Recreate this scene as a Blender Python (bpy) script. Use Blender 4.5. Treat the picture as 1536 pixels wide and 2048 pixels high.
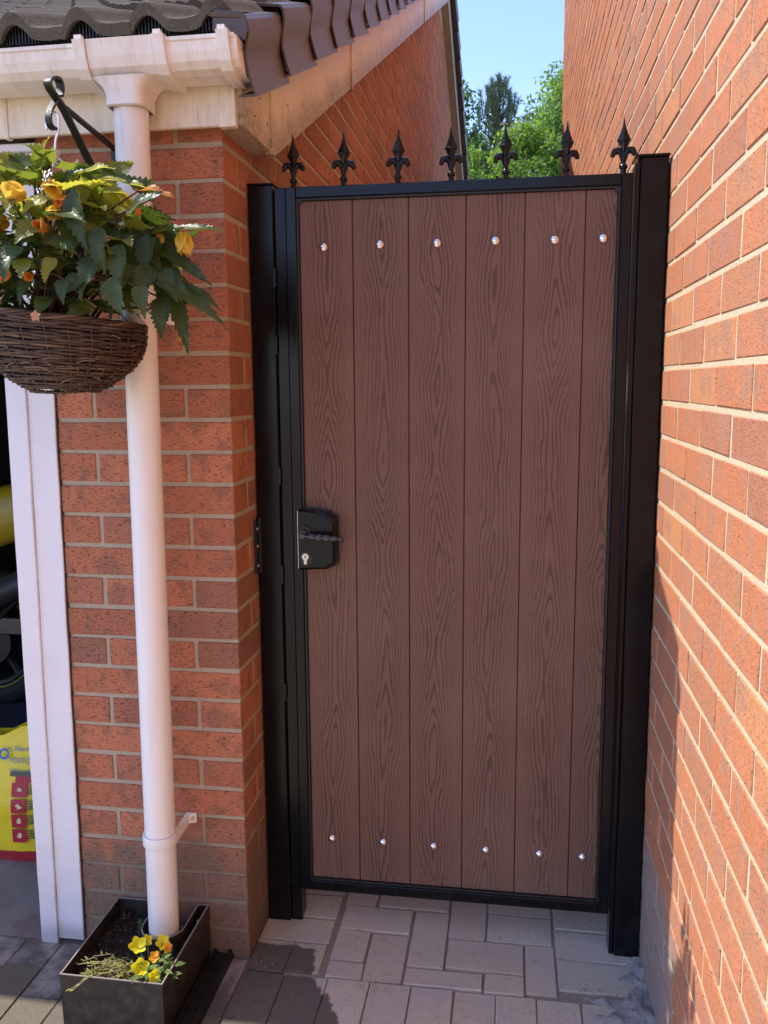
import bpy, bmesh, math, random
import numpy as np
from mathutils import Vector, Matrix
random.seed(7)
PI = math.pi
S = bpy.context.scene
COL = S.collection
for o in list(bpy.data.objects):
    bpy.data.objects.remove(o)

# ------------------------------------------------------------------ camera, light, exposure
CAM = np.array([0.63926, -1.88748, 1.42825])
YAW, PIT, ROLL, FPX = -0.151498, 0.148780, -0.007234, 1709.13
_f = np.array([math.sin(YAW)*math.cos(PIT), math.cos(YAW)*math.cos(PIT), -math.sin(PIT)])
_r = np.array([math.cos(YAW), -math.sin(YAW), 0.0])
_u = np.cross(_r, _f)
_c, _s = math.cos(ROLL), math.sin(ROLL)
RR, UU, FF = _c*_r+_s*_u, -_s*_r+_c*_u, _f
cam_data = bpy.data.cameras.new('camera')
cam = bpy.data.objects.new('camera', cam_data); COL.objects.link(cam)
cam.matrix_world = Matrix(((RR[0], UU[0], -FF[0], CAM[0]), (RR[1], UU[1], -FF[1], CAM[1]),
                           (RR[2], UU[2], -FF[2], CAM[2]), (0, 0, 0, 1)))
cam_data.sensor_fit = 'VERTICAL'; cam_data.sensor_height = 36.0; cam_data.sensor_width = 27.0
cam_data.lens = FPX/2048*36
cam_data.clip_start = 0.02; cam_data.clip_end = 2000
S.camera = cam

SUN_EL, SUN_AZ = math.radians(55), math.radians(1.8)   # from -X, a touch towards +Y
sd = Vector((-math.cos(SUN_EL)*math.cos(SUN_AZ), math.cos(SUN_EL)*math.sin(SUN_AZ), math.sin(SUN_EL)))
W = bpy.data.worlds.new('World'); S.world = W; W.use_nodes = True
wn = W.node_tree; bg = wn.nodes['Background']
sky = wn.nodes.new('ShaderNodeTexSky'); sky.sky_type = 'NISHITA'; sky.sun_disc = False
sky.sun_elevation = SUN_EL
sky.sun_rotation = math.atan2(sd.x, sd.y) % (2*PI)
sky.air_density = 1.0; sky.dust_density = 0.3; sky.ozone_density = 4.0
tint = wn.nodes.new('ShaderNodeMix'); tint.data_type = 'RGBA'; tint.blend_type = 'MULTIPLY'; tint.inputs[0].default_value = 1
tint.inputs[7].default_value = (.84, .765, .885, 1)       # a hazier, less green summer sky
wn.links.new(sky.outputs[0], tint.inputs[6]); wn.links.new(tint.outputs[2], bg.inputs[0]); bg.inputs[1].default_value = 0.15
sl = bpy.data.lights.new('sun', 'SUN'); sl.energy = 2.2; sl.angle = math.radians(0.53); sl.color = (1.0, 0.93, 0.82)
so = bpy.data.objects.new('sun', sl); COL.objects.link(so)
so.rotation_euler = sd.to_track_quat('Z', 'Y').to_euler()
vs = S.view_settings
vs.view_transform = 'Standard'; vs.look = 'None'; vs.gamma = 1.0; vs.use_curve_mapping = False
vs.exposure = 1.56
S.render.engine = 'CYCLES'
S.cycles.max_bounces = 8; S.cycles.diffuse_bounces = 5; S.cycles.transparent_max_bounces = 8

# ------------------------------------------------------------------ helpers
WO = {}
def tag(o, label=None, cat=None, group=None, kind=None):
    if label: o['label'] = label
    if cat: o['category'] = cat
    if group: o['group'] = group
    if kind: o['kind'] = kind
    return o
def thing(name, loc, label=None, cat=None, group=None, kind=None):
    o = bpy.data.objects.new(name, None); COL.objects.link(o)
    o.empty_display_size = 0.05
    o.location = loc; WO[o] = Vector(loc)
    return tag(o, label, cat, group, kind)
def link(name, me, parent, loc, rot=None, mat=None):
    """object of a mesh whose vertices are relative to the world point loc"""
    o = bpy.data.objects.new(name, me); COL.objects.link(o)
    loc = Vector(loc); WO[o] = loc
    if parent is not None:
        o.parent = parent; o.location = loc-WO[parent]
    else:
        o.location = loc
    if rot is not None: o.rotation_euler = rot
    return o
class MB:
    def __init__(s): s.v = []; s.f = []; s.m = []; s.a = []
    def add(s, vs_, fs, mi=0, r=0.0):
        n = len(s.v); s.v += [tuple(p) for p in vs_]; s.f += [tuple(i+n for i in f) for f in fs]
        s.m += [mi]*len(fs); s.a += [r]*len(vs_); return s
    def box(s, a, b, mi=0, r=0.0):
        x0, y0, z0 = a; x1, y1, z1 = b
        return s.add([(x0,y0,z0),(x1,y0,z0),(x1,y1,z0),(x0,y1,z0),(x0,y0,z1),(x1,y0,z1),(x1,y1,z1),(x0,y1,z1)],
                     [(0,3,2,1),(4,5,6,7),(0,1,5,4),(1,2,6,5),(2,3,7,6),(3,0,4,7)], mi, r)
    def bev(s, a, b, w=0.002, mi=0, r=0.0):
        vs_, fs = bevbox(a, b, w); return s.add(vs_, fs, mi, r)
    def ext(s, poly, axis, a, b, mi=0):
        """closed polygon in the other two axes (cyclic order), extruded along axis"""
        n = len(poly)
        def P(p, t):
            if axis == 0: return (t, p[0], p[1])
            if axis == 1: return (p[0], t, p[1])
            return (p[0], p[1], t)
        vs_ = [P(p, a) for p in poly]+[P(p, b) for p in poly]
        fs = [(i, (i+1) % n, (i+1) % n+n, i+n) for i in range(n)]+[tuple(range(n))[::-1], tuple(range(n, 2*n))]
        return s.add(vs_, fs, mi)
    def tube(s, pts, rad, seg=8, mi=0, cap=True, r=0.0, flat=1.0):
        pts = [Vector(p) for p in pts]; n = len(pts)
        if not hasattr(rad, '__len__'): rad = [rad]*n
        up = None; vs_ = []
        for i, p in enumerate(pts):
            t = (pts[min(i+1, n-1)]-pts[max(i-1, 0)]).normalized()
            if up is None:
                up = Vector((0, 0, 1)) if abs(t.z) < .9 else Vector((1, 0, 0))
            a = (up-t*up.dot(t)).normalized(); b = t.cross(a); up = a
            for k in range(seg):
                an = 2*PI*k/seg
                vs_.append(p+(a*math.cos(an)*flat+b*math.sin(an))*rad[i])
        fs = [(i*seg+k, i*seg+(k+1) % seg, (i+1)*seg+(k+1) % seg, (i+1)*seg+k) for i in range(n-1) for k in range(seg)]
        if cap: fs += [tuple(range(seg))[::-1], tuple(range((n-1)*seg, n*seg))]
        return s.add(vs_, fs, mi, r)
    def lathe(s, prof, c, axis=2, seg=20, mi=0, cap=True):
        """prof: (radius, height) along axis from point c"""
        vs_ = []
        for (ra, h) in prof:
            for k in range(seg):
                an = 2*PI*k/seg; u, w = ra*math.cos(an), ra*math.sin(an)
                vs_.append({0: (c[0]+h, c[1]+u, c[2]+w), 1: (c[0]+w, c[1]+h, c[2]+u), 2: (c[0]+u, c[1]+w, c[2]+h)}[axis])
        n = len(prof)
        fs = [(i*seg+k, i*seg+(k+1) % seg, (i+1)*seg+(k+1) % seg, (i+1)*seg+k) for i in range(n-1) for k in range(seg)]
        if cap: fs += [tuple(range(seg))[::-1], tuple(range((n-1)*seg, n*seg))]
        return s.add(vs_, fs, mi)
    def mesh(s, name, mats, org=(0,0,0), smooth=False, ang=None):
        me = bpy.data.meshes.new(name)
        o = Vector(org)
        me.from_pydata([Vector(v)-o for v in s.v], [], s.f); me.update()
        if not isinstance(mats, (list, tuple)): mats = [mats]
        for m in mats: me.materials.append(m)
        if len(mats) > 1: me.polygons.foreach_set('material_index', s.m)
        if any(s.a):
            at = me.attributes.new('rnd', 'FLOAT', 'POINT'); at.data.foreach_set('value', s.a)
        bm = bmesh.new(); bm.from_mesh(me); bmesh.ops.recalc_face_normals(bm, faces=bm.faces)
        if smooth:
            for f in bm.faces: f.smooth = True
            if ang:
                for e in bm.edges:
                    if len(e.link_faces) == 2 and e.calc_face_angle(0) > ang: e.smooth = False
        bm.to_mesh(me); bm.free()
        return me
    def build(s, name, mats, parent=None, org=None, smooth=False, ang=math.radians(35)):
        if org is None: org = WO[parent] if parent is not None else Vector((0,0,0))
        return link(name, s.mesh(name, mats, org, smooth, ang), parent, org)
def bevbox(a, b, w):
    x0, y0, z0 = a; x1, y1, z1 = b
    xs, ys, zs = (x0, x1), (y0, y1), (z0, z1)
    V = []; I = {}
    for i in (0,1):
        for j in (0,1):
            for k in (0,1):
                dx, dy, dz = (w if i == 0 else -w), (w if j == 0 else -w), (w if k == 0 else -w)
                for ax in range(3):   # vertex lying on the face of axis ax
                    p = [xs[i]+dx, ys[j]+dy, zs[k]+dz]; p[ax] = (xs, ys, zs)[ax][(i, j, k)[ax]]
                    I[(i,j,k,ax)] = len(V); V.append(tuple(p))
    F = []
    for s_ in (0,1):
        F.append(tuple(I[(s_,j,k,0)] for j, k in ((0,0),(1,0),(1,1),(0,1))))
        F.append(tuple(I[(i,s_,k,1)] for i, k in ((0,0),(1,0),(1,1),(0,1))))
        F.append(tuple(I[(i,j,s_,2)] for i, j in ((0,0),(1,0),(1,1),(0,1))))
    for p in (0,1):
        for q in (0,1):
            F.append((I[(p,q,0,0)], I[(p,q,1,0)], I[(p,q,1,1)], I[(p,q,0,1)]))
            F.append((I[(p,0,q,0)], I[(p,1,q,0)], I[(p,1,q,2)], I[(p,0,q,2)]))
            F.append((I[(0,p,q,1)], I[(1,p,q,1)], I[(1,p,q,2)], I[(0,p,q,2)]))
    for i in (0,1):
        for j in (0,1):
            for k in (0,1): F.append((I[(i,j,k,0)], I[(i,j,k,1)], I[(i,j,k,2)]))
    return V, F
def project(p):
    d = np.asarray(p, float)-CAM
    z = d@FF
    if z < 0.05: return None
    return 768+FPX*(d@RR)/z, 1024-FPX*(d@UU)/z
def unproj(px, py, ax, v):
    d = RR*(px-768)/FPX-UU*(py-1024)/FPX+FF
    t = (v-CAM[ax])/d[ax]; return Vector(CAM+t*d)

# ------------------------------------------------------------------ node DSL
class NT:
    def __init__(s, name):
        s.mat = bpy.data.materials.new(name); s.mat.use_nodes = True
        s.t = s.mat.node_tree; s.n = s.t.nodes; s.bsdf = s.n['Principled BSDF']; s.out = s.n['Material Output']
    def new(s, ty, **kw):
        n = s.n.new(ty)
        for k, v in kw.items(): setattr(n, k, v)
        return n
    def put(s, sock, v):
        if v is None: return
        if isinstance(v, bpy.types.NodeSocket): s.t.links.new(v, sock)
        else:
            if sock.type == 'RGBA' and len(v) == 3: v = (*v, 1)
            sock.default_value = v
    def m(s, op, a, b=None, c=None, clamp=False):
        n = s.new('ShaderNodeMath', operation=op, use_clamp=clamp)
        for i, v in enumerate((a, b, c)): s.put(n.inputs[i], v)
        return n.outputs[0]
    def vm(s, op, a, b=None):
        n = s.new('ShaderNodeVectorMath', operation=op); s.put(n.inputs[0], a); s.put(n.inputs[1], b)
        return n.outputs[0]
    def pos(s): return s.new('ShaderNodeNewGeometry').outputs['Position']
    def objc(s): return s.new('ShaderNodeTexCoord').outputs['Object']
    def xyz(s, v):
        n = s.new('ShaderNodeSeparateXYZ'); s.put(n.inputs[0], v); return n.outputs
    def comb(s, x, y, z):
        n = s.new('ShaderNodeCombineXYZ')
        for i, v in enumerate((x, y, z)): s.put(n.inputs[i], v)
        return n.outputs[0]
    def noise(s, vec, scale, detail=3, rough=.55, dist=0, col=False):
        n = s.new('ShaderNodeTexNoise'); s.put(n.inputs['Vector'], vec)
        n.inputs['Scale'].default_value = scale; n.inputs['Detail'].default_value = detail
        n.inputs['Roughness'].default_value = rough; n.inputs['Distortion'].default_value = dist
        return n.outputs[1 if col else 0]
    def vor(s, vec, scale, out=0, feat='F1'):
        n = s.new('ShaderNodeTexVoronoi', feature=feat); s.put(n.inputs['Vector'], vec); n.inputs['Scale'].default_value = scale
        return n.outputs[out]
    def step(s, v, a, b, lo=0.0, hi=1.0):
        n = s.new('ShaderNodeMapRange'); n.interpolation_type = 'SMOOTHSTEP'
        for i, q in enumerate((v, a, b, lo, hi)): s.put(n.inputs[i], q)
        return n.outputs[0]
    def mix(s, f, a, b, mode='MIX'):
        n = s.new('ShaderNodeMix', data_type='RGBA', blend_type=mode)
        s.put(n.inputs[0], f); s.put(n.inputs[6], a); s.put(n.inputs[7], b); return n.outputs[2]
    def ramp(s, v, cols):
        n = s.new('ShaderNodeValToRGB'); s.put(n.inputs[0], v); cr = n.color_ramp
        while len(cr.elements) < len(cols): cr.elements.new(0.5)
        for e, (p, c) in zip(cr.elements, cols): e.position = p; e.color = (*c, 1)
        return n.outputs[0]
    def rnd(s):
        a = s.new('ShaderNodeAttribute', attribute_name='rnd').outputs['Fac']
        return s.m('FRACT', s.m('ADD', a, s.new('ShaderNodeObjectInfo').outputs['Random']))
    def bump(s, h, strength=.5, dist=.002, normal=None):
        n = s.new('ShaderNodeBump'); s.put(n.inputs['Height'], h)
        n.inputs['Strength'].default_value = strength; n.inputs['Distance'].default_value = dist
        if normal: s.put(n.inputs['Normal'], normal)
        return n.outputs[0]
    def fin(s, col, rough=.6, normal=None, metal=0, spec=None, trans=None):
        b = s.bsdf; s.put(b.inputs['Base Color'], col); s.put(b.inputs['Roughness'], rough)
        if normal: s.put(b.inputs['Normal'], normal)
        b.inputs['Metallic'].default_value = metal
        if spec is not None: b.inputs['Specular IOR Level'].default_value = spec
        if trans is not None:
            t = s.new('ShaderNodeBsdfTranslucent'); s.put(t.inputs[0], trans[1])
            mx = s.new('ShaderNodeMixShader'); mx.inputs[0].default_value = trans[0]
            s.t.links.new(b.outputs[0], mx.inputs[1]); s.t.links.new(t.outputs[0], mx.inputs[2])
            s.t.links.new(mx.outputs[0], s.out.inputs[0])
        return s.mat

def brick_mat(name, cols, dirt, patch, cement=False, dark=.5, drag=1.0):
    t = NT(name); P = t.pos(); x, y, z = t.xyz(P)
    h = t.m('ADD', x, y)
    V = t.comb(h, 0.0, z)
    r = t.rnd()
    # offset every brick's texture
    V2 = t.comb(t.m('ADD', h, t.m('MULTIPLY', r, 7.0)), 0.0, z)
    base = t.ramp(r, cols)
    pn = t.noise(t.vm('MULTIPLY', V2, (1.0, 1, .8)), 17, 4, .6)
    pm = t.step(pn, .48, .62)
    col = t.mix(t.m('MULTIPLY', pm, .75), base, patch)
    col = t.mix(t.step(t.noise(V2, 45, 3), .4, .7, 0, .35), col, t.vm('MULTIPLY', col, (1.3, 1.2, 1.1)), 'MIX')
    crk = t.noise(t.vm('MULTIPLY', V2, (1.0, 1, 3.4)), 105 if cement else 72, 6, .72, .25)
    cm = t.step(crk, .56, .66)
    sp = t.noise(V2, 230, 2, .5)
    sm = t.step(sp, .60, .68)
    col = t.mix(t.m('MULTIPLY', cm, dark), col, (.06, .03, .025))
    col = t.mix(t.m('MULTIPLY', sm, .45), col, (.09, .045, .035))
    lt = t.step(t.noise(V2, 260, 1, .5), .71, .76)
    col = t.mix(t.m('MULTIPLY', lt, .6), col, (.55, .36, .24))
    # grime at the foot of the wall
    n1 = t.noise(V, 6, 4, .6); n2 = t.noise(V, 14, 4, .65)
    lim = t.m('ADD', t.m('MULTIPLY', n1, .34), dirt-.17)
    dm = t.step(t.m('SUBTRACT', lim, z), -.05, .06)
    col = t.mix(t.m('MULTIPLY', dm, t.step(n2, .3, .65, .6, .95)), col, (.20, .145, .10))
    if cement:
        ylim = t.m('ADD', y, t.m('MULTIPLY', t.m('SUBTRACT', n1, .5), .25))
        cm2 = t.m('MULTIPLY', t.step(t.m('SUBTRACT', t.m('ADD', t.m('MULTIPLY', n2, .25), .22), z), -.03, .05),
                  t.m('MULTIPLY', t.step(ylim, -.30, -.22), t.step(ylim, .5, .3)))
        col = t.mix(t.m('MULTIPLY', cm2, .8), col, (.27, .24, .215))
    ef = t.m('MULTIPLY', t.step(t.noise(V, 3.1, 5, .7), .56, .72), t.step(t.noise(V, 60, 4, .7), .45, .65))
    col = t.mix(t.m('MULTIPLY', ef, .30), col, (.60,.48,.38))
    hgt = t.m('ADD', t.m('MULTIPLY', cm, -.9*drag), t.m('ADD', t.m('MULTIPLY', t.noise(V2, 150, 4, .7), .8), t.m('MULTIPLY', sm, -.4)))
    nrm = t.bump(hgt, .85, .0022)
    return t.fin(col, .88, nrm, spec=.25)
def mortar_mat(name, a, b, cement=False, dirt=0.0):
    t = NT(name); P = t.pos(); x, y, z = t.xyz(P); V = t.comb(t.m('ADD', x, y), t.m('MULTIPLY', t.m('SUBTRACT', x, y), .2), z)
    n = t.noise(V, 30, 5, .65); n2 = t.noise(V, 300, 3, .6)
    col = t.mix(n, a, b); col = t.mix(t.step(n2, .55, .75, 0, .5), col, t.vm('MULTIPLY', col, (.55, .52, .5)))
    n1 = t.noise(t.comb(t.m('ADD', x, y), 0.0, z), 6, 4, .6)
    dm = t.step(t.m('SUBTRACT', t.m('ADD', t.m('MULTIPLY', n1, .34), dirt-.17), z), -.05, .06)
    col = t.mix(t.m('MULTIPLY', dm, .7), col, (.19, .15, .11))
    if cement:
        cm2 = t.step(z, .42, .25)
        col = t.mix(t.m('MULTIPLY', cm2, t.step(y, -.32, -.2, 0, .7)), col, (.30, .27, .24))
    return t.fin(col, .95, t.bump(t.m('ADD', n2, t.noise(V, 90, 3)), .8, .0025), spec=.15)
M = {}
M['gbrick'] = brick_mat('garage_brick', [(0, (.50,.19,.10)), (.35, (.43,.16,.084)), (.55, (.36,.135,.076)), (.8, (.46,.175,.092)), (1, (.27,.13,.085))], .30, (.27,.13,.082), dark=.52)
M['hbrick'] = brick_mat('house_brick', [(0, (.51,.205,.098)), (.3, (.46,.175,.082)), (.55, (.48,.20,.102)), (.8, (.38,.16,.093)), (1, (.52,.235,.108))], -.2, (.37,.20,.13), cement=True, dark=.42)
M['gmortar'] = mortar_mat('garage_mortar', (.50,.42,.30), (.38,.31,.22), dirt=.30)
M['hmortar'] = mortar_mat('house_mortar', (.68,.56,.37), (.50,.40,.26), cement=True, dirt=-.2)

def plain(name, c, rough=.5, metal=0, nscale=40, namp=.15, bump=0.0, bscale=200, spec=None, rvar=0.0):
    t = NT(name); P = t.pos(); n = t.noise(P, nscale, 4, .6)
    f = t.m('ADD', t.m('MULTIPLY', n, 2*namp), 1-namp)
    col = t.vm('MULTIPLY', t.new('ShaderNodeRGB').outputs[0], t.comb(f, f, f)); t.n['RGB'].outputs[0].default_value = (*c, 1)
    r = t.m('ADD', t.m('MULTIPLY', t.m('SUBTRACT', n, .5), rvar), rough) if rvar else rough
    return t.fin(col, r, t.bump(t.noise(P, bscale, 3, .6), 1.0, bump) if bump else None, metal, spec)
# black gloss paint with dust and slight orange peel
def black_mat(name, rough=.22):
    t = NT(name); P = t.pos()
    d = t.step(t.noise(P, 520, 2, .5), .70, .76); d2 = t.noise(P, 7, 5, .6)
    col = t.mix(t.m('MULTIPLY', d, .5), (.005,.005,.006), (.07,.065,.06))
    col = t.mix(t.step(d2, .45, .75, 0, .25), col, (.013,.012,.011))
    px_, py_, pz_ = t.xyz(P); ft = t.m('MULTIPLY', t.step(t.m('SUBTRACT', t.m('MULTIPLY', t.noise(P, 14, 5, .7), .40), pz_), -.15, .25), t.step(t.noise(P, 60, 4, .7), .35, .75))
    col = t.mix(t.m('MULTIPLY', ft, .08), col, (.14,.12,.10))
    rg = t.m('ADD', t.m('MULTIPLY', d2, .20), rough-.12)
    return t.fin(col, rg, t.bump(t.noise(t.vm('MULTIPLY', P, (1,1,.5)), 60, 3), .25, .0008), spec=.27)
M['black'] = black_mat('black_gloss_paint')
M['weld'] = plain('black_rough_paint', (.012,.011,.011), .35, bump=.0015, bscale=350)
def upvc(name, c, stain):
    t = NT(name); P = t.pos(); x, y, z = t.xyz(P)
    st = t.noise(t.vm('MULTIPLY', P, (5, 1.2, 1.5)), 6, 5, .7)
    col = t.mix(t.step(st, .44, .74, 0, .7), c, stain)
    gs = t.noise(t.vm('MULTIPLY', P, (22, 4, 2.5)), 3, 5, .7)
    col = t.mix(t.step(gs, .54, .72, 0, .35), col, (.36,.31,.21))
    sp = t.step(t.noise(P, 160, 2), .72, .78, 0, .35)
    col = t.mix(sp, col, (.30,.22,.13))
    return t.fin(col, .35, t.bump(t.noise(P, 30, 2), .15, .001), spec=.45)
M['cream'] = upvc('cream_upvc', (.80,.72,.56), (.62,.50,.33))
M['white_pvc'] = upvc('white_upvc', (.82,.79,.73), (.66,.60,.50))
M['gutter'] = upvc('gutter_upvc', (.83,.79,.72), (.66,.57,.45))
M['barge'] = None
t = NT('bargeboard_upvc'); P = t.pos(); x, y, z = t.xyz(P)
hb = t.m('SUBTRACT', z, t.m('ADD', t.m('MULTIPLY', t.m('MAXIMUM', t.m('SUBTRACT', y, .22), 0.0), .47), 1.975))   # height above the board's lower edge
n = t.noise(t.vm('MULTIPLY', P, (1, 1, 1.5)), 9, 6, .7); n2 = t.noise(P, 90, 4, .7)
grime = t.m('MULTIPLY', t.step(t.m('SUBTRACT', t.m('MULTIPLY', n, .13), hb), -.045, .06), t.step(n2, .25, .7, .35, 1))
col = t.mix(t.step(n, .4, .75, 0, .5), (.74,.60,.42), (.56,.42,.27))
col = t.mix(t.m('MULTIPLY', grime, .8), col, (.12,.09,.06))
col = t.mix(t.step(t.noise(P, 240, 2), .70, .76, 0, .5), col, (.22,.15,.09))
M['barge'] = t.fin(col, .45, spec=.4)
# painted timber: brush ridges across the grain
t = NT('white_painted_timber'); P = t.pos(); x, y, z = t.xyz(P)
rb = t.noise(t.vm('MULTIPLY', P, (8, 8, 150)), 1.5, 4, .6); fn = t.noise(P, 420, 3, .6); bl = t.noise(P, 5, 4)
col = t.mix(t.step(bl, .4, .7, 0, .5), (.80,.79,.80), (.70,.68,.69))
col = t.mix(t.step(t.m('SUBTRACT', t.m('MULTIPLY', bl, .1), z), -.02, .04, 0, .6), col, (.32,.29,.27))
M['timber'] = t.fin(col, .55, t.bump(t.m('ADD', rb, t.m('MULTIPLY', fn, .7)), .7, .0022), spec=.35)
M['pipe'] = None
t = NT('downpipe_upvc'); P = t.pos(); x, y, z = t.xyz(P)
sp = t.noise(P, 380, 3, .6); zl = t.step(z, .5, .12)
col = t.mix(t.m('MULTIPLY', t.step(sp, .56, .72), t.m('ADD', t.m('MULTIPLY', zl, .5), .04)), (.82,.80,.76), (.38,.26,.17))
col = t.mix(t.step(t.noise(t.vm('MULTIPLY', P, (1,1,.3)), 16, 4), .5, .8, 0, .35), col, (.62,.54,.43))
col = t.mix(t.step(t.noise(t.vm('MULTIPLY', P, (40,40,3)), 2, 5, .7), .56, .74, 0, .3), col, (.45,.38,.28))
M['pipe'] = t.fin(col, .32, spec=.5)
M['verge'] = None
t = NT('brown_verge_plastic'); P = t.pos()
st = t.noise(t.vm('MULTIPLY', P, (6, 60, 4)), 3, 4, .6)
M['verge'] = t.fin(t.mix(st, (.062,.042,.033), (.090,.063,.050)), .42, t.bump(st, .2, .001), spec=.5)
# concrete tile
t = NT('concrete_roof_tile'); P = t.pos()
n = t.noise(P, 14, 5, .7); n2 = t.noise(P, 140, 4, .7); r = t.rnd()
col = t.mix(n, (.078,.068,.056), (.19,.168,.138)); col = t.mix(t.step(n2, .55, .75, 0, .7), col, (.028,.022,.017))
col = t.mix(t.step(t.vor(P, 55), .22, .10, 0, .5), col, (.24,.22,.16))
M['tile'] = t.fin(col, .92, t.bump(t.m('ADD', n2, t.noise(P, 400, 2)), 1.0, .006), spec=.2)
M['rubber'] = plain('black_plastic', (.014,.013,.013), .45, bump=.0006, rvar=.3)
# composite board with cathedral grain
t = NT('brown_composite_board'); C = t.objc(); x, y, z = t.xyz(C); r = t.new('ShaderNodeObjectInfo').outputs['Random']
zo = t.m('ADD', z, t.m('MULTIPLY', r, 37.0))
w1 = t.noise(t.comb(0.0, t.m('MULTIPLY', r, 9.0), zo), 1.6, 1, .5)
w2 = t.noise(t.comb(t.m('MULTIPLY', x, 6.0), 3.0, zo), 5.0, 3, .55)
u = t.m('ADD', t.m('DIVIDE', x, .067), t.m('ADD', t.m('MULTIPLY', t.m('SUBTRACT', w1, .5), .9), t.m('MULTIPLY', t.m('SUBTRACT', w2, .5), .42)))
au = t.m('POWER', t.m('ADD', t.m('MULTIPLY', u, u), .004), .56)
g = t.noise(t.comb(5.0, t.m('MULTIPLY', r, 13.0), zo), 2.3, 1, .45)
F = t.m('ADD', t.m('MULTIPLY', au, 8.0), t.m('MULTIPLY', g, 17.0))
wob = t.noise(t.comb(t.m('MULTIPLY', x, 260.0), 0.0, t.m('MULTIPLY', zo, 26.0)), 1.0, 3, .6)
F = t.m('ADD', F, t.m('MULTIPLY', wob, .45))
fr = t.m('FRACT', F)
ln = t.m('MULTIPLY', t.step(fr, .56, .66), t.step(fr, 1.0, .90))
strk = t.noise(t.comb(t.m('MULTIPLY', x, 900.0), 2.0, t.m('MULTIPLY', zo, 16.0)), 1.0, 3, .65)
ls = t.m('MULTIPLY', t.m('MULTIPLY', ln, t.step(t.m('ABSOLUTE', u), .95, .25, .18, 1.0)), t.step(strk, .30, .62, .35, 1.0))
fine = t.step(strk, .52, .68)
col = t.mix(t.m('MULTIPLY', ls, .85), (.165,.085,.056), (.066,.033,.024))
col = t.mix(t.m('MULTIPLY', fine, t.step(t.m('ABSOLUTE', u), .2, .9, .35, .8)), col, (.088,.045,.031))
bl = t.noise(t.pos(), 3.5, 4, .6)
col = t.mix(t.step(bl, .4, .72, 0, .25), col, (.23,.15,.105))
wx, wy, wz = t.xyz(t.pos())
spl = t.m('MULTIPLY', t.step(t.m('SUBTRACT', t.m('MULTIPLY', t.noise(t.pos(), 9, 5, .7), .34), wz), -.06, .12), t.step(t.noise(t.pos(), 120, 3, .7), .42, .68))
col = t.mix(t.m('MULTIPLY', spl, .35), col, (.34,.27,.22))
tone = t.m('ADD', .93, t.m('MULTIPLY', r, .14))
col = t.vm('MULTIPLY', col, t.comb(tone, tone, tone))
hh = t.m('SUBTRACT', t.m('MULTIPLY', strk, -.5), ls)
M['board'] = t.fin(col, .56, t.bump(hh, .55, .0009), spec=.32)
M['chrome'] = plain('polished_steel', (.78,.78,.80), .16, metal=1, namp=.05)
M['nickel'] = plain('nickel', (.62,.57,.48), .3, metal=1)
M['galv'] = plain('galvanised_wire', (.72,.72,.72), .3, metal=1)
# paving
def paver(name, cols, stain=True):
    t = NT(name); P = t.pos(); x, y, z = t.xyz(P); r = t.rnd()
    n = t.noise(P, 60, 5, .7); n2 = t.noise(P, 230, 4, .7)
    col = t.ramp(r, cols)
    col = t.mix(t.step(n, .4, .7, 0, .4), col, t.vm('MULTIPLY', col, (.74,.73,.72)))
    col = t.mix(t.step(n2, .54, .68, 0, .65), col, t.vm('MULTIPLY', col, (.45,.43,.41)))
    sc_ = t.step(t.noise(t.vm('ADD', P, (3.0,1.0,0.0)), 23, 6, .75), .56, .66, 0, .45)
    col = t.mix(sc_, col, (.25,.215,.165))
    mo = t.m('MULTIPLY', t.step(t.noise(P, 9, 6, .75), .55, .68), t.step(t.noise(P, 90, 4, .7), .45, .6))
    col = t.mix(t.m('MULTIPLY', mo, .45), col, (.17,.155,.10))
    col = t.mix(t.step(t.noise(P, 300, 1), .70, .75, 0, .5), col, (.55,.52,.45))
    big = t.noise(P, 7, 5, .65)
    col = t.mix(t.step(big, .42, .62, 0, .55), col, (.50,.44,.38))
    rg = .9
    if stain:
        nn = t.noise(P, 11, 6, .65)
        a = t.step(t.m('SUBTRACT', t.m('ADD', .10, t.m('MULTIPLY', nn, .12)), t.m('ADD', x, t.m('MULTIPLY', t.m('MINIMUM', y, 0.0), .55))), -.004, .008)
        b = t.step(t.m('SUBTRACT', t.m('ADD', .035, t.m('MULTIPLY', nn, .06)), y), -.004, .008)
        sm = t.m('MULTIPLY', a, b)
        col = t.mix(t.m('MULTIPLY', sm, .86), col, t.vm('MULTIPLY', col, (.15,.14,.13)))
        rg = t.m('SUBTRACT', .9, t.m('MULTIPLY', sm, .25))
    return t.fin(col, rg, t.bump(t.m('ADD', n2, n), .8, .0018), spec=.25)
M['pave_pink'] = paver('grey_pink_paver', [(0, (.62,.525,.375)), (.5, (.56,.475,.34)), (1, (.66,.565,.41))])
M['pave_grey'] = paver('grey_paver', [(0, (.60,.54,.395)), (.5, (.54,.49,.36)), (1, (.63,.57,.43))])
M['pave_dark'] = paver('charcoal_paver', [(0, (.17,.145,.12)), (.5, (.13,.112,.095)), (1, (.20,.17,.14))], stain=False)
M['sand'] = plain('joint_sand', (.30,.25,.185), .95, nscale=120, namp=.4, bump=.002)
t = NT('rough_concrete'); P = t.pos(); n = t.noise(P, 12, 6, .7); n2 = t.noise(P, 180, 4, .7)
col = t.mix(n, (.20,.165,.14), (.36,.32,.28)); col = t.mix(t.step(n2, .55, .7, 0, .6), col, (.11,.09,.08))
col = t.mix(t.step(t.noise(P, 4, 3), .55, .62, 0, .5), col, (.20,.115,.095))
M['concrete'] = t.fin(col, .93, t.bump(t.m('ADD', n2, n), .9, .004), spec=.2)
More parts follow.
